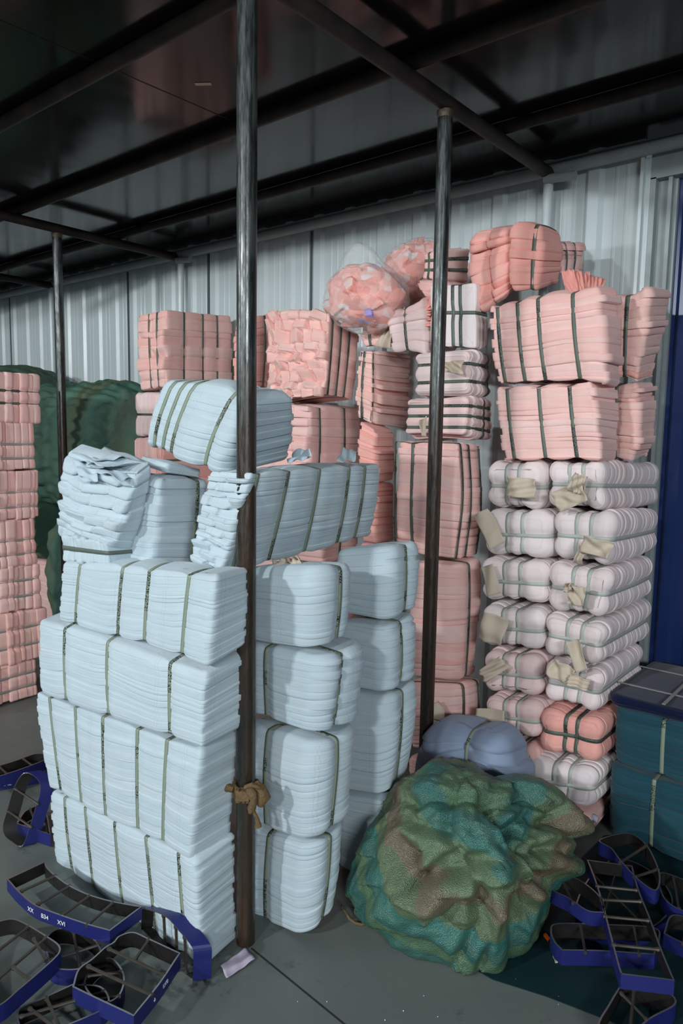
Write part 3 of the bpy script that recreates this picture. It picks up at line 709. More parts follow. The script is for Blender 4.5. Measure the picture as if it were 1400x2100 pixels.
bale(c8(2.30, (565, 826, 560, 985), (634, 832, 630, 990), (739, 834, 736, 985)), 'pink', 'pink bale with two straps, under the bale with the grid of folded pads',
     SB([.22, .70], .008), 'strap', axis='v', layers=9, r=.012, rc=.016, jit=.004, groove=.004, rag=(.01, .004, .008, .01), cells=2, cellamp=.016, seed=84, na=50, nb=34)
for k in range(3):
    z1 = 1.175-.39*k
    bale(box8(-2.25, -2.0, 2.31, 2.56, max(z1-.39, .003), z1-.004, .004, 87+k), 'pink', 'pink bale %s in the hidden column beneath the padded salmon bale' % ('highest', 'midway', 'lowest')[k], SB([.5], .01), 'strap', axis='v', layers=10, r=.02, rc=.012, seed=85+k, na=20, nb=20)
zt = aty(500, 885, 2.40)[2]
for k in range(3):
    z1 = zt*(3-k)/3-.004
    bale(box8(-2.72, -2.34, 2.41, 2.86, max(z1-zt/3+.008, .003), z1, .004, 97+k), 'pink', 'pink bale %s in the hidden column behind the front post' % ('highest', 'midway', 'lowest')[k], (), axis='v', layers=10, r=.02, rc=.012, seed=88+k, na=20, nb=20)
# centre column, ragged
bale(c8(2.36, (736, 715, 730, 858), (764, 718, 762, 872), (842, 728, 828, 880)), 'salmon', 'ragged salmon bale with loose sheet edges, between padded bale and second post',
     SA([.3], .006)+SB([.04], .006), 'strap', axis='v', layers=16, r=.008, rc=.008, jit=.007, groove=.004, rag=(.004, .022, .008, .01), seed=91)
bale(c8(2.36, (738, 862, 742, 985), (768, 880, 768, 990), (806, 882, 806, 985)), 'coral', 'coral bale in shade directly under the ragged salmon bale', (), axis='v', layers=12, r=.01, rc=.008, jit=.006, groove=.004, rag=(.004, .01, .01, .01), seed=92)
bale(c8(2.36, (740, 990, 744, 1110), (768, 993, 768, 1115), (806, 990, 806, 1108)), 'coral', 'coral bale second under the ragged salmon bale, beside the end of the long blue bale', (), axis='v', layers=14, r=.01, rc=.008, jit=.006, groove=.004, rag=(.004, .01, .01, .01), seed=93)
C = c8(2.36, (740, 1115, 744, 1250), (768, 1118, 768, 1250), (806, 1112, 806, 1250)); C[:, :, 0, 2] = .004
bale(C, 'coral', 'coral bale at the bottom of the shaded coral column, hidden by the blue stacks', (), axis='v', layers=20, r=.01, rc=.008, seed=94, na=20, nb=20)
# upper centre
bale(c8(2.42, (742, 650, 745, 712), (800, 640, 803, 712), (830, 640, 830, 710), depth=.25), 'pink', 'pink bale half under the clear scrap bag, with dark strap and beige tag', SA([.25], .006), 'strap', axis='v', layers=5, r=.02, rc=.01, jit=.006, seed=95,
     tags=[(aty(776, 712, 2.40), aty(800, 716, 2.40), aty(806, 672, 2.40), aty(780, 668, 2.40))])
P6b = bale(c8(2.36, (800, 640, 808, 722), (868, 618, 872, 722), (890, 618, 890, 720), depth=.28), 'pale', 'pale pink bale with one strap, just left of the second post under the bags',
     SA([.42], .008), 'strap', axis='v', layers=5, r=.012, rc=.01, jit=.009, groove=.005, rag=(.01, .01, .014, 0), seed=96, flare=.15)
bale(c8(2.42, (866, 520, 862, 572), (916, 512, 916, 575), (966, 508, 962, 580)), 'pink', 'small pink bale with crossed straps behind the second post, level with plastic bags',
     SS([.3], .004)+SB([.35, .7], .006), 'strap', axis='u', layers=5, r=.012, rc=.01, jit=.005, groove=.004, seed=97)
bale(c8(2.40, (850, 572, 868, 612), (915, 578, 915, 612), (965, 582, 962, 615)), 'pink', 'thin pink pad stack directly under the small crossed-strap bale', (), axis='v', layers=3, r=.02, rc=.01, jit=.006, groove=.003, seed=98)
bale(c8(2.34, (878, 582, 880, 712), (974, 578, 976, 716), (1006, 590, 1004, 716)), 'white', 'upright blush white bale with three close straps and one across, by the second post',
     SA([.28, .50, .66], .004)+SB([.55], .006), 'strap', axis='w', layers=8, r=.012, rc=.012, jit=.003, groove=.003, dome=.004, seed=99)
bale(c8(2.30, (843, 722, 842, 812), (962, 716, 965, 808), (1012, 728, 1013, 815)), 'white', 'blush white bale with two straps and crumpled tag, beside the second post',
     SB([.30, .70], .014, sg=.02)+SS([.8], .004), 'strap', axis='w', layers=9, r=.03, rc=.02, jit=.004, groove=.004, dome=.008, seed=101,
     tags=[(aty(905, 758, 2.27), aty(950, 768, 2.27), aty(948, 738, 2.27), aty(908, 742, 2.27))])
bale(c8(2.30, (828, 816, 822, 892), (962, 814, 955, 893), (1013, 820, 1016, 905)), 'pale', 'blush pink bale with three straps, beside the second post above the tall pink column',
     SB([.22, .52, .78], .012, sg=.018)+SS([.6], .004), 'strap', axis='w', layers=9, r=.03, rc=.02, jit=.004, groove=.004, dome=.008, seed=102,
     tags=[(aty(860, 893, 2.27), aty(876, 896, 2.27), aty(873, 852, 2.27), aty(862, 862, 2.27))])
# coral bales on top
bale(c8(2.38, (958, 478, 985, 650), (1042, 462, 1045, 610), (1060, 462, 1058, 600), depth=.3), 'coral', 'coral bale of two soft rolled columns bulging forward, top of the pink heap',
     (), axis='v', layers=8, r=.035, rc=.03, jit=.005, groove=.006, cells=2, cellamp=.014, bulge=.02, dome=.02, seed=103, na=70, rag=(.01, 0, .01, 0))
bale(c8(2.34, (1038, 448, 1040, 612), (1112, 448, 1098, 612), (1158, 470, 1152, 590), sk=False), 'coral', 'highest coral bale with one curved dark strap, rounded sides',
     SA([.80], .010), 'strap', axis='v', layers=8, r=.035, rc=.03, jit=.004, groove=.004, bulge=.014, dome=.016, seed=104, rag=(.004, 0, .004, 0))
bale(c8(2.55, (1120, 500, 1120, 560), (1150, 496, 1155, 565), (1186, 496, 1196, 560), depth=.2), 'pink', 'small pink bale with two straps poking out behind the highest coral bale', SB([.2, .6], .006), 'strap', axis='v', layers=6, r=.01, rc=.01, jit=.006, rag=(0, .012, .005, 0), seed=105)
# big pink bales right
kP = dict(gmin=.6, axis='v', r=.014, jit=.004, groove=.0035, bulge=.012, lump=.01)
P10 = bale(c8(2.28, (1002, 622, 1022, 792), (1224, 594, 1240, 780), (1262, 598, 1262, 785)), 'pink', 'wide pink bale with four straps, directly under the highest coral bale',
     SA([.06, .26, .46, .78], .010), 'strap', layers=12, rc=.03, dome=.022, rag=(.01, .02, .003, .01), seed=111, flare=.09, na=70, **kP)
bale(c8(2.28, (1016, 790, 1035, 948), (1210, 780, 1232, 945), (1262, 785, 1258, 945)), 'pink', 'wide pink bale with three straps, directly below the four-strap pink bale',
     SA([.10, .44, .76], .010), 'strap', layers=13, rc=.026, dome=.016, rag=(.01, .022, .003, .01), seed=112, flare=.06, na=70, **kP)
P10c = bale(c8(2.50, (1238, 606, 1240, 782), (1322, 600, 1305, 782), (1368, 602, 1342, 775)), 'salmon', 'dusky pink bale with one strap and a raised coral corner, beside the blue door',
     SA([.58], .010), 'strap', layers=12, rc=.02, dome=.01, rag=(.01, .022, .004, .01), seed=113, flare=.10, **kP)
bale(c8(2.50, (1240, 786, 1240, 945), (1305, 786, 1298, 945), (1342, 780, 1332, 940)), 'salmon', 'dusky pink bale with one strap, lower of the two beside the blue door',
     SA([.35], .010), 'strap', layers=13, rc=.02, dome=.01, rag=(.01, .024, .004, .01), seed=114, flare=.05, **kP)
# fanned sheets at the top right corner of the four-strap bale
# rounded pink column behind the second post
kC = dict(axis='v', r=.05, rc=.02, jit=.003, groove=.004, bulge=.008, dome=.008, lump=.008, na=44, nb=34)
bale(c8(2.25, (802, 898, 806, 1135), (945, 902, 940, 1158), (1000, 906, 990, 1142)), 'pink', 'tall rounded pink bale with four straps, behind the second post under the blush bales',
     SA([.30], .008)+SB([.05, .38, .80], .008), 'strap', layers=15, seed=121, **kC)
bale(c8(2.25, (830, 1148, 830, 1390), (940, 1158, 935, 1398), (992, 1144, 985, 1385)), 'pink', 'tall rounded pink bale with one strap, middle of the column right of the second post',
     SB([.45], .008), 'strap', layers=15, seed=122, **kC)
bale(c8(2.25, (830, 1394, 830, 1540), (945, 1402, 940, 1545), (992, 1388, 988, 1530)), 'pink', 'low rounded pink bale with two straps and beige tag, right of the second post',
     SB([.10, .75], .008), 'strap', layers=11, seed=123, tags=[(aty(862, 1470, 2.22), aty(912, 1478, 2.2), aty(898, 1436, 2.22), aty(880, 1450, 2.22))], **kC)
C = c8(2.25, (830, 1548, 830, 1600), (940, 1550, 940, 1600), (988, 1534, 988, 1600)); C[:, :, 0, 2] = .004
bale(C, 'pink', 'pink bale on the floor hidden behind the slumped grey-blue bale', (), layers=8, seed=124, **{**kC, 'na': 20, 'nb': 20})
# pillow bales, two columns
def tagq(x, y, w_, h, ang, Y):
    c, s = math.cos(ang), math.sin(ang); q = []
    for dx, dy in ((-1, 1), (1, 1), (1, -1), (-1, -1)): q.append(aty(x+dx*w_/2*c-dy*h/2*s, y+dx*w_/2*s+dy*h/2*c, Y))
    return tuple(q)
kQ = dict(axis='w', layers=12, jit=.002, groove=.004, gmin=.9, bulge=.004, lump=.004, rpl=6)
def pillow(C, label, mat='white', sm='strap_pale', tags=(), seed=1, va=(.38, .60), hb=.46, r=.045, **kw):
    st = [dict(ax='a', c=2*v_-1, p=.014, sg=.022, sl=0.0) for v_ in va]+[dict(ax='b', c=2*hb-1, p=.013, sg=.020, lift=.0022)]
    for s_ in st: s_['wd'] = .0135
    return bale(C, mat, label, st, sm, r=r, rc=.032, dome=.014, tags=tags, seed=seed, na=56, nb=44, **{**kQ, **kw})
Lc = [((996, 946, 996, 1038), (1116, 944, 1116, 1048), 'white'), ((990, 1044, 990, 1138), (1132, 1046, 1130, 1148), 'white'), ((981, 1142, 981, 1232), (1128, 1150, 1126, 1244), 'white'),
      ((981, 1238, 981, 1328), (1118, 1248, 1116, 1340), 'white'), ((988, 1332, 988, 1418), (1112, 1344, 1110, 1434), 'pale'), ((988, 1424, 990, 1505), (1112, 1440, 1108, 1524), 'pale'), ((1020, 1512, 1020, 1590), (1104, 1528, 1102, 1605), 'pink')]
Lt = [[tagq(1068, 1000, 62, 40, .1, 2.245)], [tagq(1003, 1085, 34, 78, -.5, 2.245)], [tagq(1005, 1190, 30, 62, -.3, 2.245)], [tagq(1010, 1290, 55, 60, .3, 2.245)], [tagq(1012, 1372, 56, 30, -.6, 2.245)], [tagq(1003, 1477, 62, 42, .05, 2.235)], []]
Ln = ['topmost, a wide tag across its middle', 'second from the top, a tag folded over its left edge', 'third from the top, a narrow tag at its left', 'fourth from the top, a large square tag', 'fifth from the top, a slanting tag', 'sixth from the top, a tag sticking out left', 'lowest, mostly behind the grey-blue bale']
for i, (a, b, m_) in enumerate(Lc):
    C = c8(2.30, a, b, (b[0]+22, b[1], b[2]+22, b[3])); X0 = C.copy()
    for u in (0, 1):
        for v in (0, 1): C[u, 1, v] = C[u, 0, v]+np.array([0, .5, 0])
    pillow(C, 'left pillow column: pillow-shaped bale, '+Ln[i], m_, tags=Lt[i], seed=130+i, va=(.36, .58))
Rc = [((1117, 940, 1115, 1040), (1240, 938, 1242, 1050), (1356, 950, 1354, 1040), 'white'), ((1133, 1045, 1130, 1143), (1264, 1048, 1254, 1162), (1356, 1042, 1352, 1130), 'white'),
      ((1122, 1150, 1120, 1250), (1264, 1168, 1240, 1272), (1344, 1140, 1338, 1222), 'white'), ((1112, 1252, 1108, 1345), (1248, 1284, 1228, 1370), (1340, 1226, 1332, 1310), 'white'),
      ((1110, 1350, 1108, 1440), (1242, 1376, 1226, 1470), (1322, 1318, 1318, 1392), 'white'), ((1104, 1450, 1102, 1540), (1240, 1476, 1230, 1572), (1262, 1466, 1250, 1550), 'coral'),
      ((1080, 1550, 1076, 1640), (1226, 1580, 1216, 1662), (1250, 1556, 1240, 1640), 'white')]
Rn = ['topmost, a large tag at lower left', 'second from the top, a tag hanging at its centre', 'third from the top, a small rosette tag', 'fourth from the top, straps crossing left of centre', 'fifth from the top, two long hanging tags', 'coral with dark green straps', 'lowest, partly behind the sack']
Rt = [[tagq(1168, 1018, 66, 44, -.4, 2.245), tagq(1185, 992, 30, 40, .3, 2.24)], [tagq(1222, 1122, 62, 34, .25, 2.235), tagq(1188, 1138, 18, 40, .3, 2.245)], [tagq(1182, 1222, 34, 40, .2, 2.24), tagq(1165, 1205, 16, 20, 0, 2.24)], [tagq(1184, 1345, 28, 66, -.2, 2.235)], [tagq(1150, 1378, 52, 36, .5, 2.24), tagq(1186, 1400, 44, 24, .3, 2.235)], [], []]
for i, (a, b, cc, m_) in enumerate(Rc):
    C = c8(2.30, a, b, cc)
    if i >= 5:
        for u in (0, 1):
            for v in (0, 1): C[u, 1, v] = C[u, 0, v]+np.array([0, .5, 0])
    pillow(C, ('right pillow column: blush pillow-shaped bale, ' if m_ == 'white' else 'right pillow column: small bale, ')+Rn[i], m_, 'strap' if m_ == 'coral' else 'strap_pale', tags=Rt[i], seed=150+i,
           va=(.40, .63) if i != 5 else (.42, .60), hb=.48, r=.04, layers=17 if i < 5 else 12)
# fillers down to the floor
zt = aty(1040, 1598, 2.3)[2]
bale(box8(-1.22, -1.02, 2.31, 2.8, .004, zt-.006), 'pink', 'pink bale on the floor beneath the left pillow column, hidden by the sack', (), axis='v', layers=8, r=.03, rc=.02, seed=170, na=20, nb=20)
zt = aty(1150, 1655, 2.3)[2]
bale(box8(-1.0, -0.80, 2.31, 2.8, .004, zt-.004), 'pink', 'pink bale on the floor beneath the right pillow column, hidden by the sack', (), axis='v', layers=6, r=.03, rc=.02, seed=171, na=20, nb=20)
# ---- dark teal bales by the door
zt = aty(1252, 1428, 2.36)[2]; zm = 0.262
kD = dict(axis='v', layers=10, r=.05, rc=.015, jit=.002, groove=.012, gmin=1.3, bulge=.004, dome=.004, lump=.006)
e = bale(box8(-0.765, -0.33, 2.36, 2.86, zm+.004, zt-.03, .004, 5), 'teal', 'dark teal bale with a navy top, upper of two at the right edge', SA([.38], .010), 'strap_light', seed=181, **kD)
V, F_, lay, st, SP, hh = bale_mesh(box8(-0.775, -0.32, 2.35, 2.88, zt-.03, zt+.012, .003, 6), axis='v', layers=3, r=.05, rc=.012, jit=.003, groove=.004, seed=182)
o = mesh_obj('navy_top_sheets', V, F_, MAT['navy'], e, e.location, attrs={'lay': lay, 'st': st}); o['label'] = 'navy blue sheets on top'
bale(box8(-0.765, -0.33, 2.36, 2.86, .004, zm, .004, 7), 'teal', 'dark teal bale standing on the floor, lower of two at the right edge', SA([.34], .010), 'strap_light', seed=183, **kD)
mb = MB()
for (y_) in (2.47, 2.7): mb.bar((-0.78, y_, zt+.0175), (-0.32, y_, zt+.0175), .010, .002)
mb.bar((-0.60, 2.35, zt+.0195), (-0.60, 2.88, zt+.0195), .011, .002)
mb.build('strap', MAT['strap_grey'], e, e.location)
# ---- background left
bale(box8(-4.9, -4.45, 2.46, 2.8, .004, .50), 'pink', 'dusky pink bale low on the floor behind the left edge pink stack', (), axis='v', layers=12, r=.03, rc=.015, jit=.004, seed=191)
bale(c8(2.40, (66, 940, 66, 1015), (96, 945, 100, 1018), (125, 950, 122, 1010), depth=.25), 'violet', 'violet-grey bale of small pads beside the green bags and thin left post', (), axis='v', layers=5, r=.012, rc=.01, jit=.006, groove=.006, cells=5, cellamp=.012, seed=192, half=1)

# ---- loose sheets that fan out of some bales
def q4(pts): return tuple(aty(x, y, Y) for x, y, Y in pts)
sheets(U1, [q4([(148, 938, 1.09), (205, 958, 1.07), (285, 946, 1.16), (205, 922, 1.24)]), q4([(150, 930, 1.10), (215, 945, 1.08), (292, 940, 1.17), (215, 916, 1.25)]), q4([(176, 948, 1.075), (232, 962, 1.06), (300, 948, 1.15), (232, 930, 1.22)]),
            q4([(196, 966, 1.07), (246, 985, 1.06), (300, 962, 1.14), (240, 945, 1.20)]), q4([(150, 945, 1.08), (165, 985, 1.06), (200, 990, 1.07), (205, 955, 1.12)])], 'blue', amp=.005)
sheets(U3, [q4([(590, 950, 1.40), (628, 946, 1.36), (640, 924, 1.40), (604, 928, 1.46)]), q4([(690, 948, 1.52), (728, 944, 1.54), (732, 918, 1.58), (704, 922, 1.60)])], 'blue', amp=.006)
fan = []
for k in range(9):
    t_ = k/8; fan.append(q4([(1160+20*t_, 602-4*t_, 2.31), (1190+42*t_, 612-2*t_, 2.30+.03*t_), (1176+66*t_, 552+22*t_*t_+4*(k % 2), 2.36+.04*t_), (1150+60*t_, 556+12*t_, 2.40+.04*t_)]))
sheets(P10, fan, 'coral', amp=.003)
sheets(P10c, [q4([(1318, 612, 2.52), (1350, 618, 2.66), (1332, 590, 2.62), (1324, 588, 2.56)]), q4([(1330, 612, 2.60), (1364, 616, 2.80), (1358, 598, 2.78), (1334, 592, 2.66)]), q4([(1310, 616, 2.50), (1335, 622, 2.58), (1330, 592, 2.58), (1320, 596, 2.52)])], 'coral', amp=.003)
fan = []
for k in range(7):
    t_ = k/6; fan.append(q4([(842-4*k, 640+5*k, 2.36), (884, 628+7*k, 2.36), (888, 602+8*k, 2.40), (852-3*k, 622+5*k, 2.42)]))
sheets(P6b, fan, 'coral', amp=.003)
# ------------------------------------------------------------------ steel cutting dies (strip frames with rods)
def smooth_poly(P, n=6, sharp=()):
    """closed Catmull-Rom through P; corners listed in sharp stay crisp"""
    P = [np.array(p, float) for p in P]; m = len(P); out = []
    for i in range(m):
        p0, p1, p2, p3 = P[i-1], P[i], P[(i+1) % m], P[(i+2) % m]
        if i in sharp: p0 = p1-(p2-p1)
        if (i+1) % m in sharp: p3 = p2+(p2-p1)
        for k in range(n):
            t = k/n; out.append(0.5*((2*p1)+(-p0+p2)*t+(2*p0-5*p1+4*p2-p3)*t*t+(-p0+3*p1-3*p2+p3)*t**3))
    return out
def die(label, rim, ext, bars=(), sharp=(), th=0.004, n=6, marks=(), group=None, low=()):
    """rim: world points of the upper edge; ext: vector from upper to lower edge"""
    P = np.array(smooth_poly(rim, n, sharp)); ext = np.array(ext, float); c = P.mean(0); m = len(P)
    nrm = ext/np.linalg.norm(ext)
    T = np.roll(P, -1, 0)-np.roll(P, 1, 0); O = np.cross(T, nrm); O /= np.linalg.norm(O, axis=1, keepdims=True)+1e-9
    if ((P-c)*O).sum() < 0: O = -O
    V = []; F = []; fm = []
    for k in range(m): V += [P[k], P[k]+ext, P[k]-O[k]*th, P[k]-O[k]*th+ext]
    for k in range(m):
        a, b = 4*k, 4*((k+1) % m)
        F += [(a, a+1, b+1, b), (a+2, b+2, b+3, a+3), (a, b, b+2, a+2), (a+1, a+3, b+3, b+1)]; fm += [0, 1, 2, 1]
    base = (float(c[0]), float(c[1]), float(min(P[:, 2].min(), (P+ext)[:, 2].min())))
    e = empty('cutting_die', base, label, 'cutting die', group)
    o = mesh_obj('outline_strip', V, F, None, e, base, smooth=False, mats=[MAT['dieblue'], MAT['dieblack'], MAT['edge']], fmat=fm)
    o['label'] = 'blue outside, black inside'
    for (a, b) in bars:
        a = np.array(a); b = np.array(b); mb = MB(); q = nrm*0.0045; d = (b-a)/np.linalg.norm(b-a)
        mb.tube([a+q-d*.002, a+q+d*.004, a+q+d*.010, b+q-d*.010, b+q-d*.004, b+q+d*.002], [.005, .0062, .0038, .0038, .0062, .005], 8)
        smooth_auto(mb.build('crossbar', MAT['rod'], e, base))
    for (txt, pos, xdir, size) in marks: white_mark(txt, pos, xdir, -nrm, size, e, base)
    return e
def white_mark(txt, pos, xdir, ydir, size, parent, base):
    cu = bpy.data.curves.new('painted_mark', 'FONT'); cu.body = txt; cu.size = size; cu.extrude = 0.0004; cu.align_x = 'CENTER'; cu.align_y = 'CENTER'
    tmp = bpy.data.objects.new('tmp', cu); col.objects.link(tmp); dg = bpy.context.evaluated_depsgraph_get(); me = bpy.data.meshes.new_from_object(tmp.evaluated_get(dg))
    bpy.data.objects.remove(tmp); me.name = 'painted_mark'; me.materials.clear(); me.materials.append(MAT['marker'])
    o = bpy.data.objects.new('painted_mark', me); col.objects.link(o); o.parent = parent
    x = np.array(xdir, float); x /= np.linalg.norm(x); y = np.array(ydir, float); z = np.cross(x, y); z /= np.linalg.norm(z); y = np.cross(z, x)
    M = Matrix.Identity(4)
    for i in range(3): M[i][0] = x[i]; M[i][1] = y[i]; M[i][2] = z[i]; M[i][3] = pos[i]-base[i]
    o.matrix_local = M; o['label'] = 'white marker writing'
def Z(pts, z): return [atz(x, y, z) for x, y in pts]
def ZB(bars, z): return [(atz(a, b, z), atz(c, d, z)) for a, b, c, d in bars]
dn = lambda h: (0, 0, -h)
# D1, the upper one lying on the others
z = .085
r1 = [(14, 1803), (93, 1766), (100, 1782), (136, 1811), (178, 1832), (228, 1847), (291, 1859), (225, 1909), (178, 1896), (125, 1878), (71, 1857), (36, 1828)]
def mk(px, py, z, h, txt, x2, size=.017):
    p = atz(px, py, z); q = atz(x2[0], x2[1], z); d = q-p; nn = np.cross(d, (0, 0, 1)); nn /= np.linalg.norm(nn)
    return (txt, p+np.array((0, 0, -h/2))+nn*0.0012, d, size)
die('long ladder-shaped blue cutting die with white writing, lying on top at the left', Z(r1, z), dn(.036), ZB([(43, 1825, 114, 1793), (77, 1852, 143, 1814), (125, 1876, 184, 1834), (178, 1895, 232, 1848)], z), sharp=(0, 1, 6, 7),
    marks=[mk(63, 1853, z, .036, 'XX', (80, 1862)), mk(92, 1867, z, .036, 'B34', (110, 1874)), mk(126, 1880, z, .036, 'XVI', (150, 1888))])
# D3, the arch standing against the stack
pa, pb = atz(289, 1906, .0), atz(395, 2013, .0); tdir = pb-pa; nv = np.cross((0, 0, 1), tdir); nv /= np.linalg.norm(nv)
if nv[1] < 0: nv = -nv
nv = nv*0.8+np.array((.55, 0, 0)); nv /= np.linalg.norm(nv); npl = np.cross((0, 0, 1), tdir); npl /= np.linalg.norm(npl)
PL_ = lambda pts: [atpl(x, y, pa, npl) for x, y in pts]
pl2 = lambda bars: [(atpl(a, b, pa, npl), atpl(c, d, pa, npl)) for a, b, c, d in bars]
die('arched blue cutting die standing on edge against the front left blue stack', PL_([(291, 1864), (296, 1861), (336, 1875), (364, 1904), (393, 1941), (396, 1975), (395, 2012), (361, 1984), (322, 1940), (289, 1906)]), nv*0.045,
    pl2([(332, 1876, 336, 1952), (357, 1899, 360, 1981), (375, 1920, 378, 1998)]), sharp=(0, 6, 9))
# D7 / D8 / D6 / D9 / D10 on the floor bottom left
z = .075
die('five-sided blue cutting die with crossed rods, centre of the pile at the bottom left', Z([(148, 2024), (160, 1988), (188, 1966), (215, 1942), (232, 1932), (244, 1919), (273, 1911), (305, 1924), (370, 1954), (328, 2017), (274, 2084), (193, 2046)], z), dn(.040),
    ZB([(180, 1978, 312, 2038), (222, 1942, 338, 1997), (305, 1924, 276, 1966)], z), sharp=(8, 10, 0), marks=[mk(340, 2002, z, .04, '0X3', (325, 2022), .014), mk(318, 2034, z, .04, '6', (305, 2052), .014)])
z = .046
die('small oval blue cutting die seen through the five-sided one, on the floor', Z([(172, 2012), (196, 1975), (225, 1963), (246, 1980), (256, 2007), (246, 2040), (218, 2056), (186, 2042)], z), dn(.042), ZB([(178, 1998, 250, 1990), (196, 2048, 246, 2040)], z))
z = .085
die('large oval blue cutting die cut off by the left picture edge', Z([(124, 1950), (112, 1966), (80, 1995), (39, 2030), (0, 2062), (-60, 2085), (-105, 2030), (-90, 1940), (-50, 1900), (0, 1888), (29, 1884), (58, 1896), (96, 1919), (120, 1936)], z), dn(.042),
    ZB([(-60, 1990, 58, 1898), (-40, 2035, 96, 1919), (26, 1980, 61, 2006), (69, 1922, 94, 1966)], z))
z = .046
die('blue cutting die with a long rod at the very bottom left, under the five-sided one', Z([(35, 2074), (90, 2045), (148, 2018), (205, 2022), (225, 2050), (206, 2074), (150, 2098), (60, 2130)], z), dn(.042), ZB([(60, 2064, 148, 2130), (95, 2043, 124, 2106), (40, 2082, 215, 2030)], z), sharp=(2, 5))
die('dark arched cutting die behind the two oval ones, on the floor', Z([(92, 1930), (104, 1912), (125, 1903), (155, 1906), (190, 1922), (208, 1950), (194, 1968), (160, 1988), (110, 1985), (96, 1960)], z), dn(.042), ZB([(104, 1966, 204, 1934), (150, 1905, 165, 1988)], z))
# D2 leaning loop, D4, D5
p2 = atz(45, 1738, .003); n2 = np.array((-.62, .78, .0)); n2 = n2/np.linalg.norm(n2); npl2 = np.array((-.60, .72, -.34)); npl2 /= np.linalg.norm(npl2)
P2 = lambda pts: [atpl(x, y, p2, npl2) for x, y in pts]
b2 = lambda bars: [(atpl(a, b, p2, npl2), atpl(c, d, p2, npl2)) for a, b, c, d in bars]
die('narrow loop-shaped cutting die leaning upright at the left, white writing along it', P2([(28, 1616), (47, 1586), (66, 1588), (81, 1604), (82, 1628), (72, 1660), (60, 1700), (45, 1736), (24, 1727), (9, 1713), (6, 1692), (15, 1660)]), np.array((.012, .040, -.004)),
    b2([(28, 1618, 76, 1650), (12, 1663, 62, 1697)]))
z = .046
die('blue cutting die flat on the floor under the leaning loop', Z([(34, 1689), (50, 1664), (78, 1650), (96, 1668), (104, 1712)], z), dn(.042), ZB([(62, 1657, 80, 1702)], z), sharp=(0, 2, 4))
die('flat blue cutting die with white writing at the left edge behind the loop', Z([(-40, 1604), (20, 1596), (92, 1583), (96, 1562), (60, 1560), (-10, 1570), (-60, 1582)], z), dn(.042), ZB([(10, 1568, 30, 1594), (44, 1562, 66, 1588)], z), sharp=(0, 2, 3),
    marks=[mk(12, 1597, z, .042, 'XXE', (26, 1595), .02), mk(56, 1589, z, .042, 'XI', (70, 1586), .02)])
z = .092
die('dark curved cutting die lying on the flat one at the left edge', Z([(-30, 1580), (30, 1560), (70, 1546), (96, 1545), (98, 1556), (50, 1575), (-20, 1596)], z), dn(.042), ZB([(0, 1571, 14, 1585), (48, 1554, 66, 1568)], z), sharp=(3, 4))
# right pile
z = .145
die('ladder-shaped blue cutting die on top of the dark pile at the right', Z([(1203, 1763), (1222, 1814), (1237, 1866), (1250, 1917), (1267, 1981), (1273, 1998), (1383, 2011), (1355, 1943), (1334, 1885), (1310, 1825), (1296, 1775)], z), dn(.036),
    ZB([(1222, 1814, 1308, 1823), (1231, 1842, 1316, 1846), (1238, 1876, 1332, 1885), (1255, 1934, 1352, 1944)], z), sharp=(0, 5, 6, 10))
z = .100
die('wide blue cutting die with a blunt left end, under the ladder-shaped one', Z([(1152, 1949), (1240, 1951), (1342, 1958), (1352, 1930), (1342, 1902), (1240, 1895), (1143, 1893), (1128, 1908), (1136, 1932)], z), dn(.040), ZB([(1190, 1894, 1200, 1950), (1300, 1899, 1310, 1955)], z), sharp=(0, 2))
z = .145
die('blue cutting die slanting down to the right behind the sack tip', Z([(1130, 1822), (1165, 1842), (1204, 1868), (1240, 1872), (1232, 1840), (1190, 1805), (1150, 1795)], z), dn(.038), ZB([(1150, 1797, 1175, 1849)], z), sharp=(3,))
z = .150
die('loop-shaped blue cutting die at the back of the dark pile near the teal bales', Z([(1228, 1722), (1252, 1740), (1272, 1766), (1312, 1808), (1345, 1826), (1354, 1800), (1344, 1765), (1322, 1728), (1285, 1708)], z), dn(.040), ZB([(1272, 1766, 1325, 1732), (1300, 1796, 1349, 1780)], z))
z = .100
die('blue cutting die at the right picture edge below the teal bales', Z([(1352, 1790), (1400, 1802), (1460, 1826), (1480, 1880), (1400, 1868), (1358, 1838)], z), dn(.038), ZB([(1380, 1796, 1392, 1862)], z))
die('blue cutting die low at the right picture edge, beside the ladder-shaped one', Z([(1360, 1914), (1400, 1934), (1490, 1966), (1500, 1900), (1410, 1880), (1374, 1878)], z), dn(.038), ZB([(1400, 1934, 1412, 1880)], z), sharp=(0, 2))
z = .046
die('dark cutting die at the bottom right picture corner', Z([(1272, 2018), (1248, 2058), (1225, 2106), (1262, 2150), (1330, 2092), (1385, 2060), (1370, 2035), (1320, 2028)], z), dn(.042), ZB([(1273, 2033, 1328, 2090), (1300, 2026, 1290, 2125)], z), sharp=(0,))
die('dark cutting die on the floor beneath the middle of the right pile', Z([(1180, 1862), (1215, 1790), (1270, 1760), (1340, 1790), (1380, 1850), (1330, 1905), (1230, 1905)], z), dn(.042), ZB([(1215, 1790, 1330, 1905), (1270, 1762, 1230, 1903)], z))

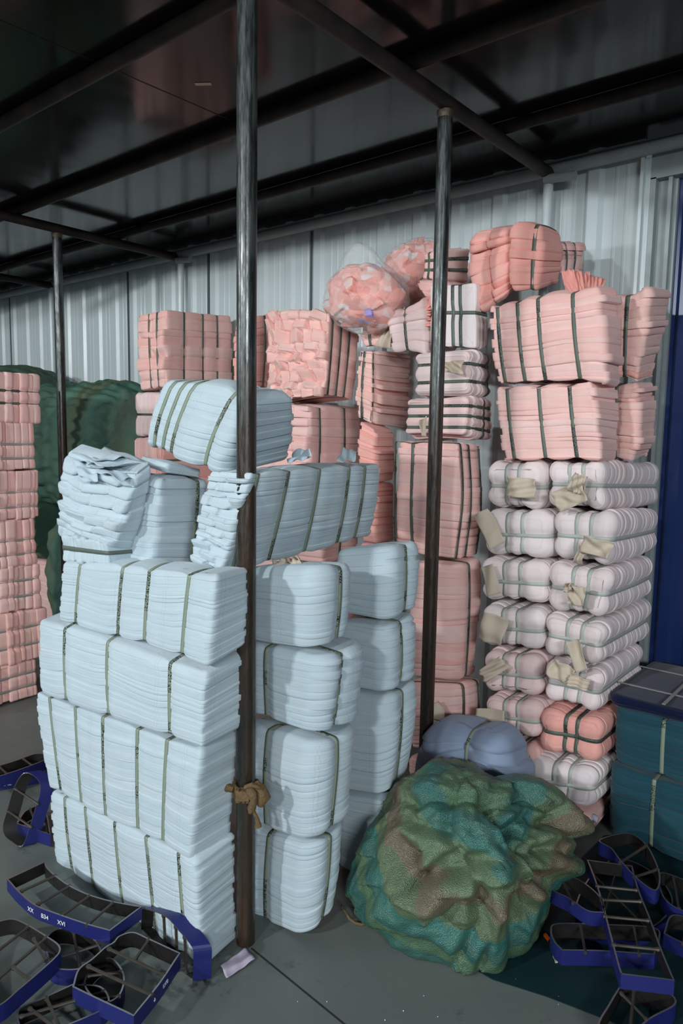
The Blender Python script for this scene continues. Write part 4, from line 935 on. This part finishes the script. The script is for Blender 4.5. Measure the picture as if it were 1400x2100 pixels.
# ------------------------------------------------------------------ teal sheet on the floor at the right
q = [atz(x, y, 0.0) for x, y in [(955, 1978), (1010, 2010), (1120, 2045), (1262, 2100), (1330, 2160), (1640, 2300), (1900, 1900), (1500, 1690), (1240, 1715), (1100, 1850)]]
V = [(p[0], p[1], .0006) for p in q]+[(p[0], p[1], .0026) for p in q]; n = len(q)
F = [tuple(range(n-1, -1, -1)), tuple(range(n, 2*n))]+[(i, (i+1) % n, n+(i+1) % n, n+i) for i in range(n)]
tag(mesh_obj('floor_sheet', V, F, MAT['tealsheet'], None, (q[0][0], q[0][1], 0), smooth=False), 'dark teal sheet spread on the floor under the right pile of cutting dies', 'sheet')

# ------------------------------------------------------------------ striped woven sack
def cubesphere(N):
    V = []; F = []; key = {}
    for ax in range(3):
        for s in (-1, 1):
            idx = np.zeros((N+1, N+1), int)
            for i in range(N+1):
                for j in range(N+1):
                    a = math.tan((i/N*2-1)*math.pi/4); b = math.tan((j/N*2-1)*math.pi/4); p = np.zeros(3); p[ax] = s; p[(ax+1) % 3] = a; p[(ax+2) % 3] = b
                    k = tuple(np.round(p, 6))
                    if k not in key: key[k] = len(V); V.append(p)
                    idx[i, j] = key[k]
            for i in range(N):
                for j in range(N):
                    qd = (idx[i, j], idx[i+1, j], idx[i+1, j+1], idx[i, j+1]); F.append(qd if s > 0 else qd[::-1])
    V = np.array(V); V /= np.linalg.norm(V, axis=1, keepdims=True); return V, np.array(F)
SV, SF = cubesphere(44)

def make_sack():
    v, F = cubesphere(96)
    base = np.array((-.965, 1.735, 0.0)); c0 = np.array((0, 0, .21))
    lobes = [((0, 0, .205), .268), ((-.11, -.07, .17), .19), ((-.05, .08, .34), .165), ((.15, .17, .385), .115), ((.06, .16, .36), .13), ((.24, .15, .29), .055), ((.02, -.10, .16), .20)]
    R = np.zeros((len(lobes), len(v)))
    for i, (c, rr) in enumerate(lobes):
        c = np.array(c)-c0; b = v@c; disc = rr*rr-(c@c-b*b); R[i] = np.where(disc > 0, b+np.sqrt(np.maximum(disc, 0)), 0)
    r = (np.maximum(R, 1e-3)**14).sum(0)**(1/14)
    P = v*r[:, None]+c0+base
    # fit the outline seen in the photograph by widening or narrowing the sack where it stands
    d = P-CAM; dep = d@CF; px = 700+F_PX*(d@CR)/dep; py = 1050-F_PX*(d@CU)/dep
    cx, cy = 945, 1775
    T = np.array([(1215, 1690), (1207, 1745), (1150, 1808), (1132, 1850), (1105, 1915), (1055, 1970), (960, 1992), (880, 1978), (800, 1930), (735, 1872), (706, 1830), (712, 1780), (735, 1715), (780, 1655), (830, 1590), (885, 1556), (950, 1560), (1010, 1596), (1080, 1590), (1130, 1604), (1180, 1644)], float)
    ta = np.arctan2(T[:, 1]-cy, T[:, 0]-cx); tr = np.hypot(T[:, 0]-cx, T[:, 1]-cy); o = np.argsort(ta)
    ph = np.arctan2(py-cy, px-cx); rad = np.hypot(px-cx, py-cy); nb = 72; bi = ((ph+math.pi)/(2*math.pi)*nb).astype(int) % nb
    mx = np.array([rad[bi == k].max() for k in range(nb)]); mx = (mx+np.roll(mx, 1)+np.roll(mx, -1))/3
    bc = -math.pi+(np.arange(nb)+.5)/nb*2*math.pi
    cur = np.interp(ph, bc, mx, period=2*math.pi); tg = np.interp(ph, ta[o], tr[o], period=2*math.pi)
    f = 1+(tg/cur-1)*np.clip(rad/cur, 0, 1)**1.5
    off = ((px-cx)*(f-1)*dep/F_PX)[:, None]*CR-((py-cy)*(f-1)*dep/F_PX)[:, None]*CU
    P = P+off
    # creases traced as folds: (points, depth, width, step)
    cr = [([(800, 1640), (821, 1626), (870, 1630), (928, 1632), (1019, 1640), (1090, 1650)], .016, 8, .022),
          ([(1045, 1700), (1075, 1672), (1123, 1682), (1160, 1672)], .020, 8, .012), ([(833, 1750), (846, 1785), (858, 1812)], .034, 14, .0), ([(858, 1812), (912, 1785), (986, 1769)], .030, 9, -.030),
          ([(865, 1790), (885, 1768), (912, 1748), (945, 1738), (970, 1756), (991, 1798), (997, 1818)], .010, 7, .018), ([(995, 1798), (1032, 1822), (1053, 1798), (1069, 1814), (1069, 1864)], .024, 9, .010),
          ([(987, 1814), (985, 1860), (978, 1897), (945, 1951)], .022, 10, .010), ([(1036, 1847), (1045, 1918), (1036, 1972)], .014, 9, -.010), ([(912, 1818), (940, 1832), (975, 1836)], .018, 10, .012),
          ([(905, 1700), (937, 1715), (965, 1745), (986, 1765)], .016, 9, .008), ([(987, 1649), (1010, 1680), (1032, 1715), (1074, 1773), (1094, 1800)], .022, 10, -.018),
          ([(1085, 1748), (1127, 1744), (1194, 1758)], .032, 9, -.022), ([(846, 1632), (840, 1665), (880, 1685), (915, 1690)], .016, 12, .010), ([(780, 1830), (840, 1848), (930, 1890)], .012, 14, .006),
          ([(935, 1640), (925, 1670), (920, 1700), (935, 1735)], .014, 9, .010), ([(1060, 1640), (1090, 1625), (1130, 1640), (1150, 1690)], .012, 10, .010), ([(1045, 1700), (1080, 1720), (1120, 1700), (1125, 1685)], .018, 8, -.012),
          ([(760, 1760), (800, 1770), (835, 1756)], .010, 14, .008), ([(900, 1870), (930, 1850), (990, 1850)], .014, 8, .010), ([(1000, 1880), (1010, 1930), (995, 1965)], .012, 8, .008), ([(800, 1900), (860, 1920), (920, 1960)], .008, 12, .006),
          ([(750, 1850), (800, 1800), (850, 1812)], .010, 12, -.008), ([(860, 1600), (930, 1598), (1000, 1620), (1060, 1625)], .010, 10, .010), ([(720, 1830), (745, 1760), (770, 1680)], .014, 12, .010)]
    d = P-CAM; dep = d@CF; px = 700+F_PX*(d@CR)/dep; py = 1050-F_PX*(d@CU)/dep
    nrm = v/np.linalg.norm(v, axis=1, keepdims=True); front = np.clip(-(nrm@CF)+.1, 0, 1)**.5
    rg = np.random.default_rng(5); W = rg.normal(size=(10, 3))*9; p0 = rg.uniform(0, 6, 10)
    wob = np.sin(v@W.T+p0)
    X, Y = px+wob[:, :5].mean(1)*10, py+wob[:, 5:].mean(1)*10
    D = np.zeros(len(v))
    for pts, A, sg, st in cr:
        best = np.full(len(v), 1e9); sgn = np.zeros(len(v)); q = np.array(pts, float)
        for a, b in zip(q[:-1], q[1:]):
            t_ = b-a; L2 = t_@t_; u = np.clip(((X-a[0])*t_[0]+(Y-a[1])*t_[1])/L2, 0, 1); dx = X-a[0]-u*t_[0]; dy = Y-a[1]-u*t_[1]; dd = np.hypot(dx, dy)
            s_ = np.sign(t_[0]*dy-t_[1]*dx); m = dd < best; best = np.where(m, dd, best); sgn = np.where(m, s_, sgn)
        x = best/sg
        D += front*(-A*np.exp(-x)*1.0-st*sgn*np.tanh(x*1.4)*np.exp(-(x/4.5)**2)+A*.55*np.exp(-((x-3.2)/1.4)**2))
    # sharp random crumples
    for fr, am in ((3.2, .018), (7, .011), (15, .006), (30, .0028)):
        for q in range(4):
            w1 = rg.normal(size=3); w1 /= np.linalg.norm(w1); w2 = rg.normal(size=(3, 3))*fr*.5
            ph_ = v@w1*fr*2+np.sin(v@w2.T+rg.uniform(0, 6, 3)).sum(1)*.9
            D += am*(np.abs((ph_/math.pi) % 2-1)-.5)*.55
    P = P+nrm*D[:, None]
    P[:, 2] = np.maximum(P[:, 2], .003)
    P[:, 0] = np.where(P[:, 1] > 1.5, np.maximum(P[:, 0], -1.16), P[:, 0])
    o = mesh_obj('woven_sack', P, F, MAT['sack'], None, tuple(base), attrs={'st': np.stack([v@np.array((.35, -.25, 1.0))*0.85+1.0*np.abs(D), v[:, 1], v[:, 2]], 1)})
    return tag(o, 'bulging crumpled sack with teal, green and tan stripes, on the floor at the front', 'sack')
make_sack()

# ------------------------------------------------------------------ green bags behind
def blob(name, c, rad, label, cat, mat, seed, rot=0.0, wr=.012, stripe=(1, 1, 1), sup=3.2, lim=((-99, 99), (-99, 99))):
    rg = np.random.default_rng(seed); v = SV.copy()
    k = (np.abs(v)**sup).sum(1)**(-1/sup); v = v*k[:, None]
    W = rg.normal(size=(7, 3))*2.6; ph = rg.uniform(0, 6, 7); lowf = np.sin(v@W.T+ph).mean(1)*.08
    W2 = rg.normal(size=(9, 3))*np.array([5, 9, 11]); ph2 = rg.uniform(0, 6, 9); hi = np.abs(np.sin(v@W2.T+ph2)).mean(1)-.63
    P = v*(1+lowf)[:, None]*np.array(rad) - v*(hi*wr*4)[:, None]
    ca, sa = math.cos(rot), math.sin(rot); P = np.stack([P[:, 0]*ca-P[:, 2]*sa, P[:, 1], P[:, 0]*sa+P[:, 2]*ca], 1)+np.array(c)
    P[:, 0] = np.clip(P[:, 0], *lim[0]); P[:, 2] = np.clip(P[:, 2], max(lim[1][0], .003), lim[1][1]); P[:, 1] = np.minimum(P[:, 1], 2.92)
    o = mesh_obj(name, P, SF, MAT[mat], None, (c[0], c[1], float(P[:, 2].min())), attrs={'st': SV*np.array(stripe)})
    return tag(o, label, cat)
blob('woven_bag', (-5.50, 2.60, 1.38), (.86, .26, .43), 'dark green stuffed bag against the wall, highest behind the left edge pink stack', 'bag', 'darkbag', 5, -.05, .012, lim=((-99, -4.70), (1.0, 99)))
blob('woven_bag', (-4.10, 2.50, 1.24), (.72, .34, .40), 'shiny green stuffed bag in the middle, running behind the thin left post', 'bag', 'greenbag', 8, -.05, .018, (1.3, 1.0, .8), lim=((-4.69, -3.50), (.87, 99)))
blob('woven_bag', (-4.62, 2.46, .70), (.52, .28, .20), 'green stuffed bag under the shiny one, near the violet-grey bale', 'bag', 'greenbag', 11, 0, .014, lim=((-5.0, -4.30), (.52, .86)))
blob('woven_bag', (-5.60, 2.50, .50), (.55, .30, .50), 'green stuffed bag on the floor hidden behind the left edge pink stack', 'bag', 'darkbag', 12, 0, .014, lim=((-99, -5.02), (-1, .99)))
blob('woven_bag', (-3.90, 2.50, .43), (.38, .32, .45), 'green stuffed bag on the floor under the shiny one, hidden by blue stacks', 'bag', 'greenbag', 13, 0, .014, lim=((-4.28, -3.50), (-1, .86)))

# ------------------------------------------------------------------ clear plastic bags of scraps
def film_mat():
    t = NT('clear_plastic_film', 0.12, 0.6); t.b.inputs['Base Color'].default_value = (0.86, 0.88, 0.88, 1)
    tr = t.new('ShaderNodeBsdfTransparent'); mx = t.new('ShaderNodeMixShader'); out = [n for n in t.n if n.type == 'OUTPUT_MATERIAL'][0]
    fz = t.new('ShaderNodeLayerWeight'); fz.inputs[0].default_value = 0.35
    mr_ = t.new('ShaderNodeMapRange'); t.l(fz.outputs['Facing'], mr_.inputs[0]); mr_.inputs[3].default_value = 0.10; mr_.inputs[4].default_value = 0.5
    t.l(mr_.outputs[0], mx.inputs[0]); t.l(tr.outputs[0], mx.inputs[1]); t.l(t.b.outputs[0], mx.inputs[2]); t.l(mx.outputs[0], out.inputs[0])
    t.bump(t.noise(t.coords('Object'), 16, 6, .6), .9, .02); return t.m
MAT['film'] = film_mat()
t = NT('pink_fabric_scraps', 0.9, 0.1); st = t.attr('st')
vo = t.new('ShaderNodeTexVoronoi'); vo.inputs['Scale'].default_value = 4.5; t.l(st, vo.inputs['Vector'])
sx = t.new('ShaderNodeSeparateColor'); t.l(vo.outputs['Color'], sx.inputs[0])
t.base(t.ramp(sx.outputs[0], [(0, srgb(232, 158, 146)), (.35, srgb(236, 176, 166)), (.6, srgb(230, 150, 138)), (.8, srgb(228, 196, 190)), (.93, srgb(224, 206, 204)), (.97, srgb(168, 150, 208))], 'CONSTANT')); MAT['scraps'] = t.m
def scrapbag(c, rad, label, seed, rot, spike=None, lil=None):
    base = (c[0], c[1], c[2]-rad[2]); e = empty('plastic_bag', base, label, 'plastic bag')
    rg = np.random.default_rng(seed); v = SV
    pts = rg.normal(size=(70, 3)); pts /= np.linalg.norm(pts, axis=1, keepdims=True)
    d = v@pts.T; i1 = np.argmax(d, 1); hgt = rg.uniform(-.05, .05, 70)[i1]; tilt = rg.normal(size=(70, 3))*.22
    rr = 1+hgt+((v-pts[i1])*tilt[i1]).sum(1)
    W = rg.normal(size=(6, 3))*2.2; ph = rg.uniform(0, 6, 6); rr += np.sin(v@W.T+ph).mean(1)*.10
    ca, sa = math.cos(rot), math.sin(rot)
    R_ = lambda P: np.stack([P[:, 0]*ca-P[:, 2]*sa, P[:, 1], P[:, 0]*sa+P[:, 2]*ca], 1)+np.array(c)
    mesh_obj('fabric_scraps', R_(v*rr[:, None]*np.array(rad)*.93), SF, MAT['scraps'], e, base, attrs={'st': v+seed})
    W2 = rg.normal(size=(10, 3))*7; ph2 = rg.uniform(0, 6, 10)
    r2 = 1.03+np.sin(v@W.T+ph).mean(1)*.10+(np.abs(np.sin(v@W2.T+ph2)).mean(1)-.63)*.16
    P = v*r2[:, None]*np.array(rad)
    if spike is not None:
        s = np.array(spike, float); L = np.linalg.norm(s); s/=L; t_ = np.clip((v@s-.80)/.2, 0, 1); P += s*(L*t_**1.6)[:, None]
    o = mesh_obj('plastic_film', R_(P), SF, MAT['film'], e, base); o['label'] = 'clear plastic skin'
    return e
cb = aty(748, 610, 2.36)
scrapbag((cb[0], cb[1], cb[2]), (.195, .13, .135), 'clear plastic bag of pink scraps with a pointed top, the front one of two', 3, -.15, (-.02, 0, .075))
cb = aty(842, 566, 2.60)
scrapbag((cb[0], cb[1], cb[2]), (.19, .12, .13), 'clear plastic bag of pink scraps behind the pointed one, half behind the second post', 6, .3, (-.02, 0, .02))

# ------------------------------------------------------------------ rusty clamp on the front post
cz = aty(505, 1632, 1.2)[2]; cx, cy = -1.315, 1.222
e = empty('pipe_clamp', (cx, cy, cz-.05), 'rusty scaffold clamp gripping the front post low down', 'clamp'); eb = e.location
mb = MB(); pts = [(cx+.031*math.cos(a), cy+.031*math.sin(a), cz+.004*math.sin(2*a)) for a in np.linspace(0, 2*math.pi, 25)]
for k in range(24):
    mb.bar(pts[k], pts[k+1], .007, .034, up=(0, 0, 1))
mb.build('collar', MAT['rust'], e, eb)
rt = CR*np.array([1, 1, 0]); rt = rt/np.linalg.norm(rt); tw = -np.array([CF[0], CF[1], 0]); tw /= np.linalg.norm(tw)
def PT(r_, t_, z_): return np.array((cx, cy, cz))+rt*r_+tw*t_+np.array((0, 0, z_))
def lump(pts, rs, name, n=12, seed=0):
    mb = MB(); rg = np.random.default_rng(seed); mb.tube(pts, [r*(1+rg.uniform(-.15, .15)) for r in rs], n); return smooth_auto(mb.build(name, MAT['rust'], e, eb), 50)
mb = MB(); mb.bar(PT(-.012, .034, .004), PT(.014, .036, .006), .024, .026); mb.bar(PT(-.020, .040, .004), PT(-.012, .040, .004), .012, .034); mb.build('saddle_block', MAT['rust'], e, eb)
lump([PT(.012, .040, .030), PT(.020, .044, .014), PT(.026, .040, -.006), PT(.020, .040, -.030), PT(.016, .036, -.044)], [.008, .013, .012, .010, .006], 'jaw', seed=1)
lump([PT(.030, .034, .034), PT(.042, .030, .018), PT(.048, .026, -.006), PT(.040, .030, -.030)], [.010, .016, .018, .008], 'jaw', seed=2)
lump([PT(.022, .036, -.036), PT(.034, .032, -.062), PT(.036, .032, -.084)], [.006, .005, .009], 'bolt', 8, 3)
lump([PT(-.052, .01, .012), PT(-.040, .014, .010), PT(-.030, .016, .008)], [.012, .010, .008], 'nut', 6, 4)
lump([PT(.004, .046, .030), PT(.022, .052, .040), PT(.040, .044, .028)], [.005, .006, .005], 'link', 8, 5)

# ------------------------------------------------------------------ odds and ends on the floor
def flat_slip(px, z, label, name, cat, mat, amp=.002):
    c = [atz(x, y, z) for x, y in px]; base = (float(c[0][0]), float(c[0][1]), 0.0)
    e_ = crumple((c[0], c[1], c[2], c[3]), None, base, name, mat, amp, None); return tag(e_, label, cat)
flat_slip([(452, 1980), (503, 1944), (523, 1966), (464, 2007)], .006, 'pale lilac paper slip on the floor in front of the front post', 'paper_slip', 'paper slip', 'lilac', .0015)
flat_slip([(1128, 1948), (1142, 1946), (1150, 1972), (1138, 1974)], .006, 'beige paper scrap on the floor beside the orange lighter', 'paper_scrap', 'paper scrap', 'paper', .0015)
flat_slip([(1206, 1698), (1214, 1672), (1226, 1676), (1216, 1700)], .17, 'crumpled whitish plastic scrap at the right shoulder of the sack', 'plastic_scrap', 'plastic scrap', 'lilac', .008)
a, b = atz(1117, 1917, .008), atz(1127, 1929, .008); c_ = atz(1135, 1938, .008)
e2 = empty('lighter', (a[0], a[1], 0), 'small orange lighter on the dark sheet right of the sack', 'lighter')
mb = MB(); mb.tube([a, b], .0065, 14, squash=.8); smooth_auto(mb.build('body', MAT['orange'], e2, e2.location))
mb = MB(); mb.tube([b, b+(c_-b)*.75], .006, 12, squash=.8); smooth_auto(mb.build('metal_hood', MAT['chrome'], e2, e2.location))
mb = MB(); cp = [atz(700, 1856, .02), atz(706, 1868, .03), atz(716, 1884, .02), atz(728, 1893, .008), atz(742, 1896, .006), atz(750, 1893, .006)]
mb.tube(cp, .0035, 8); tag(smooth_auto(mb.build('cord', MAT['cord'], None, tuple(cp[0]*np.array([1, 1, 0])))), 'short brown cord on the floor at the left foot of the sack', 'cord')
tri = [aty(668, 935, 1.46), aty(708, 930, 1.46), aty(706, 905, 1.5), aty(690, 915, 1.5)]
# grit
rg = np.random.default_rng(4); mb = MB()
for k in range(9):
    x, y = rg.uniform(560, 1180), rg.uniform(1990, 2095); p = atz(x, y, .0015); s = rg.uniform(.0007, .0016)
    mb.tube([p-np.array((s, 0, 0)), p, p+np.array((s, 0, 0))], [s*.4, s, s*.4], 5)
o = mb.build('floor_grit', MAT['marker'], None, (float(p[0]), float(p[1]), 0)); tag(o, 'tiny pale specks of grit scattered on the front floor', 'grit', kind='stuff')
